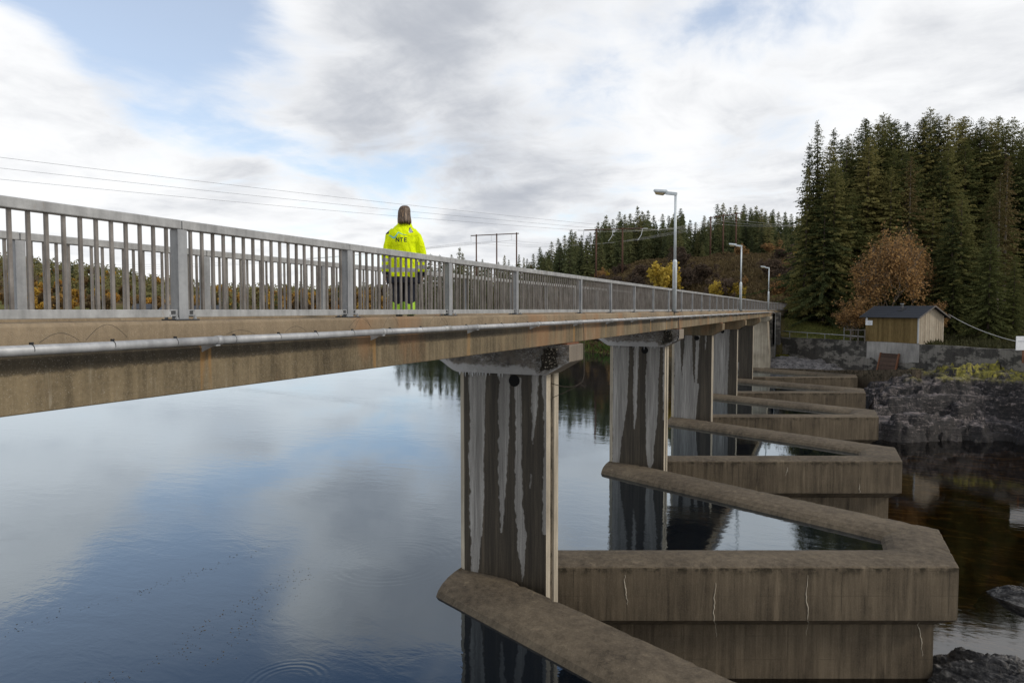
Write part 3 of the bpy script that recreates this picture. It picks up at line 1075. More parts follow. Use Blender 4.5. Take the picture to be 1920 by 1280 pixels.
def sweep_v(mid, prof, x_end=-8.0, nseg=1, seed=0):
    pl = [v_off(mid, t, x_end) for t, z in prof]
    V, F = [], []
    n = len(prof)
    g = random.Random(seed)
    segs = [nseg, max(1, nseg // 4), nseg]
    for s in range(3):
        for q in range(segs[s] + (1 if s == 2 else 0)):
            u = q / segs[s]
            chip = g.uniform(0.02, 0.07) if (nseg > 1 and g.random() < 0.06) else 0.0
            for j, (t, z) in enumerate(prof):
                a, c = pl[j][s], pl[j][s + 1]
                dz = dt = 0.0
                if nseg > 1 and 0.0 <= t <= 0.04 and z > -6.6:
                    dz = g.gauss(0, 0.004) - chip * 0.5
                    dt = abs(g.gauss(0, 0.005)) + chip * 0.4
                elif nseg > 1 and z > -6.6:
                    dz = g.gauss(0, 0.0012)
                x, y = a[0] + (c[0] - a[0]) * u, a[1] + (c[1] - a[1]) * u
                if dt:
                    x -= dt * 0.4
                    y += dt * (1 if y < mid else -1) * 0.9
                V.append((x, y, z + dz))
    m = len(V) // n
    for s in range(m - 1):
        for j in range(n - 1):
            a = s * n + j
            F.append((a, a + n, a + n + 1, a + 1))
    F.append(tuple(range(n)))
    F.append(tuple(range(m * n - 1, (m - 1) * n - 1, -1)))
    return V, F


def build_weirs():
    top = [(0.0, -7.72)] + PROFILE[3:12] + [(1.60, -7.62)]
    low = [PROFILE[0], PROFILE[1], (0.002, -7.765), (0.004, -7.722), (1.596, -7.622), (1.35, -7.82), PROFILE[-1]]
    for i, mid in enumerate(MIDS):
        w = thing('weir_wall', WEIR_LABELS[i], 'weir', (TIPX, mid, -12.0), 0, 'V-shaped weir walls under the bridge')
        off = Vector((TIPX, mid, -12.0))
        for nm, prof in (('crest', top), ('wall_base', low)):
            V, F = sweep_v(mid, prof, nseg=(90 if i < 3 else 30) if nm == 'crest' else 1, seed=i)
            o = MB().add([tuple(Vector(p) - off) for p in V], F).build(nm, 'weir_concrete', w)
        # lime-filled cracks running down the faces
        if i in (1, 2):
            rr = random.Random(i * 5 + 1)
            xs = [(-4.35, 0.15, .75), (-2.25, 0.35, 1.6), (-0.2, .15, 1.75), (2.4, 1.45, 1.0)] if i == 1 else [(1.6, .9, .45), (-1.2, .2, .35)]
            q0 = v_off(mid, 0.0)
            q1 = v_off(mid, 0.46)
            for (x, dz, ln) in xs:
                pts = []
                n = 26
                xx = x
                for j in range(n):
                    z = -6.45 - dz - ln * j / (n - 1)
                    xx += rr.uniform(-0.022, 0.024)
                    t = 0 if z > -7.76 else min(0.46, (-7.76 - z) / 0.32 * 0.46)
                    c = math.hypot(1, SLOPE)
                    y = mid - (HALF + SLOPE * (TIPX - xx) - c * t)
                    pts.append(Vector((xx, y - 0.006, z)) - off)
                wd = [max(0.004, 0.010 * math.sin(math.pi * min(1, (j + 1.5) / n)) + rr.uniform(-.003, .003)) for j in range(n)]
                MB().tube(pts, wd, 4).build('crack_filling', 'crack_lime', w)


build_weirs()

# low end wall beyond the last V
ew = thing('end_wall', 'low plain concrete wall closing the far end of the weir', 'wall', (0, 79, -9))
b = MB()
path = [(-5.6, 79.6, -6.42), (0.4, 79.2, -6.40), (4.0, 74.0, -5.85), (7.6, 68.5, -5.2)]
for i in range(3):
    (xa, ya, za), (xb, yb, zb) = path[i], path[i + 1]
    d = Vector((xb - xa, yb - ya, 0)).normalized()
    nrm = Vector((d.y, -d.x, 0)) * 0.55
    vs = []
    for (x, y, z) in ((xa, ya, za), (xb, yb, zb)):
        vs += [(x, y, -10), (x, y, z), (x - nrm.x, y - nrm.y, z), (x - nrm.x, y - nrm.y, -10)]
    b.add([(v[0], v[1] - 79, v[2] + 9) for v in vs], [(0, 4, 5, 1), (1, 5, 6, 2), (2, 6, 7, 3), (0, 1, 2, 3), (7, 6, 5, 4)])
b.build('wall_face', 'weir_concrete', ew)

# ------------------------------------------------------------------ bridge: girders, slab, kerbs
GX = -5.25
br = thing('footbridge', 'long straight concrete footbridge deck crossing above the zigzag weir', 'bridge', (-6.4, 40, -0.76))


def bpart(name, mb, mat, bevel=0.0):
    mb.v = [(x + 6.4, y - 40, z + 0.76) for x, y, z in mb.v]
    return mb.build(name, mat, br, bevel=bevel)


Y0, Y1 = -6.0, 80.4
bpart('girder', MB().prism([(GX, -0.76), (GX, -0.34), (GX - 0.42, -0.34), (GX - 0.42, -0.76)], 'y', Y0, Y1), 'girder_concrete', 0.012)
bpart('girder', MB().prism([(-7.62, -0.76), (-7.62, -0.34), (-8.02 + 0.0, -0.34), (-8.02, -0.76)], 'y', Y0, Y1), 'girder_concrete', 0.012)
bpart('deck_slab', MB().box(GX - 2.74, GX - 0.06, Y0, Y1, -0.338, -0.16), 'kerb_concrete')
bpart('kerb', MB().prism([(GX - 0.03, -0.337), (GX - 0.03, -0.125), (GX - 0.055, -0.10), (GX - 0.36, -0.10), (GX - 0.36, -0.337)], 'y', Y0, Y1), 'kerb_concrete', 0.01)
bpart('kerb', MB().prism([(-7.62, -0.33), (-7.62, -0.10), (-7.95, -0.10), (-7.95, -0.33)], 'y', Y0, Y1), 'kerb_concrete', 0.01)
# flared approach beyond the abutment
fl = MB()
ys = np.linspace(80.4, 95, 14)
for i in range(13):
    ya, yb = ys[i], ys[i + 1]
    xa = GX + 1.35 * ((ya - 80.4) / 14.6) ** 1.3
    xb = GX + 1.35 * ((yb - 80.4) / 14.6) ** 1.3
    fl.add([(xa, ya, -0.75), (xb, yb, -0.75), (xb, yb, -0.1), (xa, ya, -0.1), (-8, ya, -0.75), (-8, yb, -0.75), (-8, yb, -0.1), (-8, ya, -0.1)],
           [(0, 1, 2, 3), (3, 2, 6, 7), (4, 7, 6, 5)])
bpart('approach_slab', fl, 'kerb_concrete')

# ------------------------------------------------------------------ piers
PIER_LABELS = ['nearest bridge pier, pale streaks down its wet face and a frosted cap',
               'second bridge pier from the front, tall with frosted cap and dark wet streaks',
               'third bridge pier from the front, mostly pale grey face under a plain cap',
               'fourth bridge pier from the front, pale face with dark right edge',
               'fifth and farthest slender bridge pier before the end abutment']
# light (dry) streaks on each face: rows of (height below cap 0..1, left 0..1, right 0..1)
DRY = {
    0: [[(0, .07, .285), (.45, .07, .25), (.73, .076, .24), (.96, .085, .18), (1, .09, .17)],
        [(0, .445, .58), (.45, .435, .545), (.66, .445, .50), (.77, .465, .475)],
        [(0.02, .635, .71), (.38, .65, .72), (.61, .635, .725), (.77, .66, .77), (.93, .70, .74), (.99, .715, .72)],
        [(0, .855, .925), (.15, .83, .895), (.33, .835, .842)],
        [(.47, .815, .83), (.54, .812, .822)],
        [(0, .96, 1.02), (.75, .97, 1.02)]],
    1: [[(0, 0, .33), (.5, 0, .29), (.78, 0, .18), (1, 0, .14)],
        [(0, .42, .51), (.5, .41, .48), (.69, .42, .44)],
        [(0, .65, .91), (.55, .65, .87), (.95, .67, .80), (1, .70, .76)],
        [(0, .97, 1.02), (.6, .97, 1.02)]],
    2: [[(0, 0, .16), (.3, 0, .18), (.5, 0, .20), (.57, 0, .68), (1, 0, .60)],
        [(0, .28, .47), (.5, .21, .52), (.6, .2, .55)], [(0, .58, .68), (.7, .55, .60)], [(0, .82, .86), (.17, .83, .85)]],
    3: [[(0, 0, .74), (1, 0, .70)]],
    4: [[(0, 0, .12), (.5, 0, .1)], [(.7, .38, .45), (.95, .40, .43)], [(.0, .2, .25), (.6, .2, .22)]],
}
PX0, PX1, PT, PZT, PZB = -8.0, -5.7, 0.85, -1.50, -9.0


def pier_face(idx, res):
    """front face as a fine sheet with a dry/wet value at each point"""
    nu, nv = int((PX1 - PX0 - 0.16) / res), int((PZT - PZB) / res)
    u = np.linspace(0, 1, nu)
    z = np.linspace(PZT, PZB, nv)
    U, Zg = np.meshgrid(u, z, indexing='ij')
    Vn = (PZT - Zg) / (PZT + 6.45)
    val = np.zeros(U.shape)
    wobble = (fbm(U * 3 + idx * 7, Vn * 7, 3, 5 + idx) - 0.5) * 0.045 + (fbm(U * 9 + idx * 7, Vn * 46, 3, 15 + idx) - 0.5) * 0.030
    for st in DRY[idx]:
        vv = [p[0] for p in st]
        l = np.interp(Vn, vv, [p[1] for p in st]) + wobble
        r = np.interp(Vn, vv, [p[2] for p in st]) + wobble * 0.7
        w = np.minimum(U - l, r - U)
        inside = np.clip(0.5 + w / 0.045, 0, 1)
        inside[(Vn < vv[0] - 0.004) | (Vn > vv[-1])] = 0
        val = np.maximum(val, inside)
    X = PX0 + 0.16 + U * (PX1 - PX0 - 0.16)
    V = np.stack([X, np.zeros(X.shape), Zg], -1).reshape(-1, 3)
    return V, grid_faces(nu, nv)[:, ::-1], val.ravel()


def build_piers():
    for i, y in enumerate(PIER_Y):
        base = Vector((-6.85, y, PZB))
        p = thing('bridge_pier', PIER_LABELS[i], 'pier', tuple(base), 0, 'concrete piers carrying the footbridge')

        def part(name, mb, mat, bevel=0.0, parent=p):
            mb.v = [tuple(Vector(q) - base) for q in mb.v]
            return mb.build(name, mat, parent, bevel=bevel)
        # shaft with a chamfered upstream corner and a slot down the downstream nose
        pl = [(PX0 + 0.16, y + 0.004), (PX1, y + 0.004), (PX1, y + 0.27), (PX1 - 0.13, y + 0.29), (PX1 - 0.13, y + 0.55), (PX1 - 0.02, y + 0.57), (PX1 - 0.02, y + PT), (PX0, y + PT), (PX0, y + 0.12)]
        s = part('shaft', MB().prism(pl, 'z', PZB, PZT), 'pale_concrete')
        part('slot_shade', MB().box(PX1 - 0.128, PX1 - 0.05, y + 0.30, y + 0.54, PZB + .01, PZT - 0.01), 'weir_concrete', 0, s)  # dark insert that puts the slot's shade into its colour
        V, F, val = pier_face(i, [0.022, 0.03, 0.05, 0.08, 0.1][i])
        V = V + np.array([-base.x, y - base.y, -base.z])
        link('front_face', np_mesh('front_face', V, F, 'pier_concrete', val, False, 'paler'), s)
        # drain hole ring near the top
        hx = PX0 + 0.16 + (PX1 - PX0 - .16) * [.625, .62, .60, .5, .5][i]
        n = 20
        hb = MB()
        r = 0.125
        hv = [(hx + r * math.cos(a * 2 * math.pi / n), y - 0.006, -1.66 + r * math.sin(a * 2 * math.pi / n)) for a in range(n)]
        hw = [(hx + r * 1.12 * math.cos(a * 2 * math.pi / n), y - 0.012, -1.66 + r * 1.12 * math.sin(a * 2 * math.pi / n)) for a in range(n)]
        hb.add(hv + hw, [tuple(range(n))] + [(a, (a + 1) % n, (a + 1) % n + n, a + n) for a in range(n)])
        part('drain_hole', hb, 'hole_black')
        # corbelled cap, wider at the top
        cy0, cy1 = y - 0.07, y + PT + 0.07
        prof = [(PX0 - 0.02, -1.5), (PX1 + 0.02, -1.5), (-5.12, -1.18), (-5.12, -0.80), (-8.6, -0.80), (-8.6, -1.14)]
        nu = 40
        top = MB()
        xs = np.linspace(-8.6, -5.12, nu)
        V, F, fr = [], [], []
        nz = 14
        for a, x in enumerate(xs):
            zb = np.interp(x, [-8.6, PX0 - 0.02, PX1 + 0.02, -5.12], [-1.14, -1.5, -1.5, -1.18])
            for c in range(nz):
                t = c / (nz - 1)
                V.append((x, cy0 - 0.012 * math.sin(a * 1.7 + c), zb + (-0.80 - zb) * t))
                fr.append((1 - t) ** 2.2 * (1.25 if x < -6.0 else 0.7))
        cap_mat = 'frosted_concrete' if i < 2 else 'girder_concrete'
        c = part('cap', MB().prism(prof, 'y', cy0, cy1), 'cap_concrete' if i < 2 else 'girder_concrete', 0.02)
        if i < 2:
            V = np.array(V) - np.array(base)
            link('frosted_face', np_mesh('frosted_face', V - np.array([0, 0.022, 0]), grid_faces(nu, nz), 'frosted_concrete', fr, True, 'frost'), c)
            rr = random.Random(i)
            # broken corner where the aggregate shows
            sp = MB()
            nn = 9
            g = {}
            vs, fs = [], []
            for a in range(nn):
                for cc in range(nn):
                    u, v = a / (nn - 1), cc / (nn - 1)
                    x = -5.80 + 0.42 * u + 0.08 * v * (1 - u) + rr.uniform(-.03, .03)
                    z = -1.43 + 0.56 * v + 0.16 * u * (1 - v) + rr.uniform(-.03, .03)
                    vs.append((x, cy0 - 0.05 - rr.uniform(0, .06), z))
            for a in range(nn - 1):
                for cc in range(nn - 1):
                    k0 = a * nn + cc
                    fs.append((k0, k0 + nn, k0 + nn + 1, k0 + 1))
            part('spalled_corner', sp.add(vs, fs), 'spalled_aggregate', 0, p)
            for q in range(26 if i == 0 else 12):
                x = -7.95 + rr.random() ** 1.2 * (1.25 if i == 0 else 1.9)
                ln = rr.uniform(0.03, 0.10) * (1.6 if rr.random() < 0.2 else 1)
                part('icicle', MB().tube([(x, cy0 - .005, -1.49), (x, cy0 - .005, -1.5 - ln)], [0.010, 0.002], 5), 'ice')
        if i < 3:
            g3 = np.random.default_rng(90 + i)
            n3 = 700
            xx = -7.95 + g3.random(n3) ** 1.1 * 1.35
            yy = y - 0.01 - np.abs(g3.normal(size=n3)) * 0.05
            zz = -6.47 + g3.random(n3) * 0.10 * (1 - (xx + 7.95) / 1.6)
            dv = unit(g3.normal(size=(n3, 3)) + np.array([0, -0.3, 0.5]))
            wv = unit(np.cross(dv, g3.normal(size=(n3, 3)))) * 0.012
            V3, F3 = kites(np.stack([xx, yy, zz], 1) - np.array(base), dv * 0.05, wv)
            kind(link('moss_line', np_mesh('moss_line', V3, F3, 'heather', np.repeat(g3.random(n3), 4)), p), 'stuff')
        part('bearing', MB().box(-5.62, -5.20, y + 0.02, y + PT - .02, -0.798, -0.762), 'rusty_steel')
        part('bearing', MB().box(-8.0, -7.65, y + 0.02, y + PT - .02, -0.798, -0.762), 'rusty_steel')


build_piers()


def build_specks():
    """leaf bits drifting on the lake in loose lines"""
    g = np.random.default_rng(17)
    P = []
    for (xa, ya), (xb, yb), n in (((-15.0, 8.3), (-13.9, 14.5), 190), ((-11.3, 6.9), (-12.0, 13.2), 230), ((-10.2, 9.2), (-11.6, 13.4), 120), ((-9.2, 20.0), (-16.0, 34.0), 160)):
        t = g.random(n)
        w = g.normal(size=(n, 2)) * 0.16 + (fbm(t * 6, t * 0 + n, 3, 3) - 0.5)[:, None] * 0.8
        P.append(np.stack([xa + (xb - xa) * t + w[:, 0], ya + (yb - ya) * t + w[:, 1], np.full(n, Z_LAKE + 0.004)], 1))
    P = np.concatenate(P)
    n = len(P)
    a = g.random(n) * 6.283
    ln = 0.012 + 0.03 * g.random(n) ** 2
    U = np.stack([np.cos(a), np.sin(a), np.zeros(n)], 1) * ln[:, None]
    W = np.stack([-np.sin(a), np.cos(a), np.zeros(n)], 1) * (ln * 0.4)[:, None]
    V, F = kites(P, U, W)
    kind(link('leaf_litter', np_mesh('leaf_litter', V, F, 'heather', np.repeat(g.random(n), 4))), 'stuff', 'drifting leaf bits in loose lines on the lake')


build_specks()

ab = thing('abutment', 'pale stained concrete abutment under the far end of the bridge', 'abutment', (-6.8, 79.6, -7))


def apart(name, mb, mat, bevel=0.02):
    mb.v = [(x + 6.8, y - 79.6, z + 7) for x, y, z in mb.v]
    return mb.build(name, mat, ab, bevel=bevel)


apart('block', MB().add([(-8.9, 79.7, -7), (-4.95, 79.7, -7), (-5.35, 79.7, -1.35), (-8.6, 79.7, -1.35), (-8.9, 82.5, -7), (-4.95, 82.5, -7), (-5.35, 82.5, -1.35), (-8.6, 82.5, -1.35)],
                        [(0, 1, 2, 3), (1, 5, 6, 2), (4, 7, 6, 5), (0, 3, 7, 4), (3, 2, 6, 7)]), 'pale_concrete')
apart('cap', MB().prism([(-8.6, -1.35), (-5.35, -1.35), (-5.05, -1.05), (-5.05, -0.765), (-8.7, -0.765), (-8.7, -1.1)], 'y', 79.5, 82.4), 'pale_concrete')
apart('wing_wall', MB().prism([(82.6, -7), (82.6, -0.45), (85.2, -0.45), (88.5, -2.6), (90, -3.2), (90, -7)], 'x', -5.3, -4.75), 'wall_concrete')
apart('rear_wall', MB().box(-5.0, -4.2, 82.6, 84.2, -4, -0.35), 'wall_concrete')

# ------------------------------------------------------------------ railings
POSTS_NEAR = [-3.1, -0.55, 2.0, 4.49, 6.94, 9.47, 12.08, 15.96] + [18.58 + 2.66 * i for i in range(24)]
POSTS_NEAR = [p for p in POSTS_NEAR if p < 80.8]
POSTS_FAR = [-3.0, -0.5, 2.0, 4.47, 6.88, 9.32, 11.9] + [14.5 + 2.62 * i for i in range(26)]
POSTS_FAR = [p for p in POSTS_FAR if p < 80.8]


def build_railing(X, posts, label, n_single, flare):
    r = thing('railing', label, 'railing', (X, 40, -0.1), 0, 'galvanised railings of the footbridge')
    post_me = MB().box(-0.05, 0.05, -0.05, 0.05, 0.012, 0.83).mesh('post', 'zinc_post')
    plate_me = MB().box(-0.085, 0.10, -0.13, 0.13, 0.0, 0.012).mesh('foot_plate', 'dark_steel')
    clip_me = MB().prism([(0.052, 0.04), (0.135, 0.04), (0.135, 0.052), (0.075, 0.052), (0.075, 0.088), (0.135, 0.088), (0.135, 0.10), (0.052, 0.10)], 'x', -0.034, 0.034).mesh('clamp', 'zinc_post')
    bar_me = MB().box(-0.0125, 0.0125, -0.0125, 0.0125, 0.095, 0.835).mesh('baluster', 'zinc_bar')
    bolt_me = MB().tube([(0, 0, 0), (0, 0, 0.016), (0, 0, 0.016), (0, 0, 0.035)], [0.016, 0.016, 0.008, 0.008], 6).mesh('bolt', 'zinc_post')
    rest = MB()
    count = 0
    lines = [(X, y) for y in posts]
    if flare:
        for yy in (83.2, 85.6, 88.0, 90.4, 92.8, 95):
            lines.append((X + 1.35 * ((yy - 80.4) / 14.6) ** 1.3, yy))
    for i, (x, y) in enumerate(lines):
        p = link('post', post_me, r, (x - X, y - 40, 0))
        link('foot_plate', plate_me, p, (0, 0, 0))
        link('clamp', clip_me, p, (0, 0, 0))
        link('clamp', clip_me, p, (0, 0, 0), math.pi)
        if 2 <= i <= 6:
            for (bx, by) in ((0.075, -0.10), (0.075, 0.10), (-0.06, -0.10), (-0.06, 0.10)):
                link('bolt', bolt_me, p, (bx, by, 0.012))
        if i == len(lines) - 1:
            continue
        x2, y2 = lines[i + 1]
        dx, dy = x2 - x, y2 - y

        def bar(y_a, y_b, hw, z0, z1):
            ta, tb = y_a / dy, y_b / dy
            a, c = dx * ta, dx * tb
            return [(a - hw, y_a, z0), (a + hw, y_a, z0), (c + hw, y_b, z0), (c - hw, y_b, z0), (a - hw, y_a, z1), (a + hw, y_a, z1), (c + hw, y_b, z1), (c - hw, y_b, z1)]
        BF = [(0, 3, 2, 1), (4, 5, 6, 7), (0, 1, 5, 4), (1, 2, 6, 5), (2, 3, 7, 6), (3, 0, 4, 7)]
        MB().add(bar(0.004, dy - 0.004, 0.052, 0.832, 0.915), BF).build('top_rail', 'zinc_rail', r, loc=(x - X, y - 40, 0), bevel=0.008)
        MB().add(bar(0.12, dy - 0.12, 0.030, 0.028, 0.098), BF).build('bottom_rail', 'zinc_rail', r, loc=(x - X, y - 40, 0), bevel=0.004)
        n = max(14, round(dy / 0.1315)) - 1
        for j in range(n):
            t = (j + 1) / (n + 1)
            px, py = x + dx * t, y + dy * t
            if y >= 2.0 - 0.1 and count < n_single:
                link('baluster', bar_me, r, (px - X, py - 40, 0))
                count += 1
            else:
                rest.box(px - X - 0.0125, px - X + 0.0125, py - 40 - 0.0125, py - 40 + 0.0125, 0.095, 0.835)
    kind(rest.build('balusters', 'zinc_bar', r), 'stuff')


build_railing(-5.40, POSTS_NEAR, 'near galvanised railing along the bridge edge above the pipe', 300, True)
build_railing(-7.78, POSTS_FAR, 'far galvanised railing on the lake side behind the walking person', 210, False)

# ------------------------------------------------------------------ pipe along the girder
BR_Y = [4.62 + 2.62 * i for i in range(-2, 29)]
PXC, PZC, PR = -5.10, -0.285, 0.038


def build_pipe():
    t = thing('cable_pipe', 'long galvanised pipe on brackets along the side of the bridge', 'pipe', (PXC, 40, PZC))
    L = lambda mb: setattr(mb, 'v', [(x - PXC, y - 40, z - PZC) for x, y, z in mb.v]) or mb
    for a, c in zip(BR_Y[:-1], BR_Y[1:]):
        sag = -0.004
        mb = L(MB().tube([(PXC, a + 0.03, PZC), (PXC, (a + c) / 2, PZC + sag), (PXC, c + 0.03, PZC)], PR, 18))
        mb.build('pipe_section', 'zinc_pipe', t, True)
    end = L(MB().tube([(PXC, BR_Y[-1], PZC), (PXC, 80.0, PZC), (-4.85, 81.5, PZC - .02), (-4.7, 82.2, -0.45), (-4.7, 82.3, -1.5), (-4.68, 82.3, -5.4)], PR, 10))
    end.build('pipe_section', 'zinc_pipe', t, True)
    cm = MB().tube([(0, -0.03, 0), (0, 0.03, 0)], PR + 0.006, 18).mesh('coupling', 'zinc_pipe', True)
    bm_ = MB().box(-0.155, 0.035, -0.03, 0.02, -PR - 0.012, -PR - 0.003).prism([(-0.155, -PR - 0.013), (0.0, -PR - 0.013), (-0.155, -PR - 0.075)], 'y', -0.03, -0.024).mesh('bracket', 'zinc_pipe')
    sm = MB().tube([(0, -0.0025, 0), (0, 0.0025, 0)], PR + 0.0012, 14).box(-0.008, 0.008, -0.012, 0.012, PR - .002, PR + 0.014).mesh('strap', 'black_plastic')
    for k_, y in enumerate(BR_Y):
        link('coupling', cm, t, (0, y - 40 + 0.03, 0))
        link('bracket', bm_, t, (0, y - 40, 0))
    y = 3.0
    rr = random.Random(4)
    while y < 24:
        link('strap', sm, t, (0, y - 40, 0))
        y += rr.uniform(0.55, 0.8)
    link('sleeve', MB().tube([(0, -0.10, 0), (0, 0.10, 0)], PR + 0.005, 18).mesh('sleeve', 'zinc_rail', True), t, (0, 8.9 - 40, 0))
    # loose tails of tie wire curling off the pipe
    for y0, ln, hh in ((3.33, -0.30, 0.075), (3.72, -0.35, 0.13), (4.72, 0.34, 0.05), (5.5, 0.3, .07), (6.55, 0.42, 0.15), (6.98, -0.35, 0.16), (7.6, -0.38, 0.17), (8.35, 0.45, 0.16), (8.9, -0.3, 0.12), (9.6, 0.4, 0.1), (10.7, -.4, .13), (11.4, .45, .1), (12.6, .4, .12), (13.8, -.4, .1)):
        pts = [(PXC + 0.02 + 0.02 * s, y0 + ln * s, PZC + PR + hh * math.sin(math.pi * min(1, s * 0.9 + 0.06))) for s in np.linspace(0, 1, 9)]
        L_mb = L(MB().tube(pts, 0.0016, 4))
        L_mb.build('tie_wire', 'black_plastic', t)


build_pipe()


def cable(name, pts, r, mat, label, cat='cable', n=6, group=None):
    c = Vector(pts[0])
    o = MB().tube([Vector(p) - c for p in pts], r, n).build(name, mat, None, True, loc=tuple(c))
    return tag(o, label, cat, group)


cable('hanging_cable', [(-5.09, 15.3, -0.32), (-5.07, 15.3, -0.55), (-5.06, 15.28, -0.9), (-5.05, 15.25, -1.25), (-5.03, 15.2, -1.55), (-5.05, 15.15, -1.68), (-5.14, 15.1, -1.75), (-5.25, 15.05, -1.80), (-5.45, 14.95, -1.80), (-5.70, 14.8, -1.72)],
      0.009, 'old_cable', 'dark frayed cable hanging from the pipe at the nearest pier')
cable('broken_wire', [(-5.66, 14.75, -2.05), (-5.45, 14.85, -1.95), (-5.2, 15.0, -1.82), (-5.08, 15.05, -1.72), (-4.98, 15.1, -1.80)], 0.007, 'old_cable', 'short rusty wire tangled in front of the nearest pier nose', 'wire')
cable('drop_cable', [(-5.06, 26.9, -0.30), (-5.04, 26.9, -0.7), (-5.03, 26.88, -1.0), (-5.1, 26.8, -1.25), (-5.3, 26.9, -1.3)], 0.018, 'black_plastic', 'black cable dropping from the lamp post to the second pier cap')

# ------------------------------------------------------------------ street lamps


def build_lamps():
    labels = ['tall galvanised street lamp nearest to the walking person', 'middle one of three street lamps along the bridge', 'farthest small street lamp at the end of the bridge']
    for i, (y, h) in enumerate(((27.2, 4.62), (51.4, 4.70), (79.6, 4.78))):
        t = thing('street_lamp', labels[i], 'street lamp', (-5.28, y, -0.1), 0, 'street lamps on the bridge')
        if i == 0:
            L = t
            MB().tube([(0, 0, 0.0), (0, 0, 1.95), (0, 0, 1.98), (0, 0, 2.06)], [0.085, 0.085, 0.085, 0.055], 16).build('lower_pole', 'lamp_zinc', t, True)
            MB().tube([(0, 0, 2.0), (0, 0, 4.62)], [0.054, 0.048], 14).build('upper_pole', 'lamp_zinc', t, True)
            MB().box(-0.02, 0.02, -0.095, -0.08, 0.9, 1.75).build('inspection_door', 'zinc_post', t)
            MB().box(-0.14, 0.14, -0.14, 0.14, -0.03, 0.012).build('base_plate', 'dark_steel', t)
            hd = MB()
            # arm housing then canopy, rising slightly outwards over the deck
            ang = R_(9)
            hd.prism([(0.05, -0.05), (0.05, 0.065), (-0.40, 0.075), (-0.40, -0.045)], 'y', -0.065, 0.065)
            hd2 = MB()
            a0, a1 = -0.36, -0.88
            ring = [(-0.10, 0.0), (0.10, 0.0), (0.135, 0.05), (0.09, 0.13), (-0.09, 0.13), (-0.135, 0.05)]
            v = [(a0, q[0], q[1]) for q in ring] + [(a1 + 0.05, q[0] * .85, q[1] * 0.9) for q in ring] + [(a1, q[0] * 0.6, 0.03 + q[1] * 0.5) for q in ring]
            f = [tuple(range(6)), tuple(range(17, 11, -1))]
            for s in range(2):
                f += [(s * 6 + j, s * 6 + (j + 1) % 6, s * 6 + 6 + (j + 1) % 6, s * 6 + 6 + j) for j in range(6)]
            hd2.add(v, f)
            ln = MB().add([(-0.42, -0.10, 0), (-0.83, -0.09, 0), (-0.83, 0.09, 0), (-0.42, 0.10, 0), (-0.50, -0.07, -0.09), (-0.78, -0.06, -0.08), (-0.78, 0.06, -0.08), (-0.50, 0.07, -0.09)],
                          [(0, 1, 2, 3), (7, 6, 5, 4), (0, 4, 5, 1), (1, 5, 6, 2), (2, 6, 7, 3), (3, 7, 4, 0)])
            for nm, mb, mt in (('lamp_arm', hd, 'lamp_zinc'), ('lamp_head', hd2, 'lamp_zinc'), ('lens', ln, 'amber_lens')):
                o = mb.build(nm, mt, t, loc=(0, 0, 4.60), bevel=0.008)
                o.rotation_euler = (0, ang, 0)
        else:
            for ch in L.children:
                c = ch.copy()
                COL.objects.link(c)
                c.parent = t


build_lamps()

# ------------------------------------------------------------------ curved retaining wall with handrail


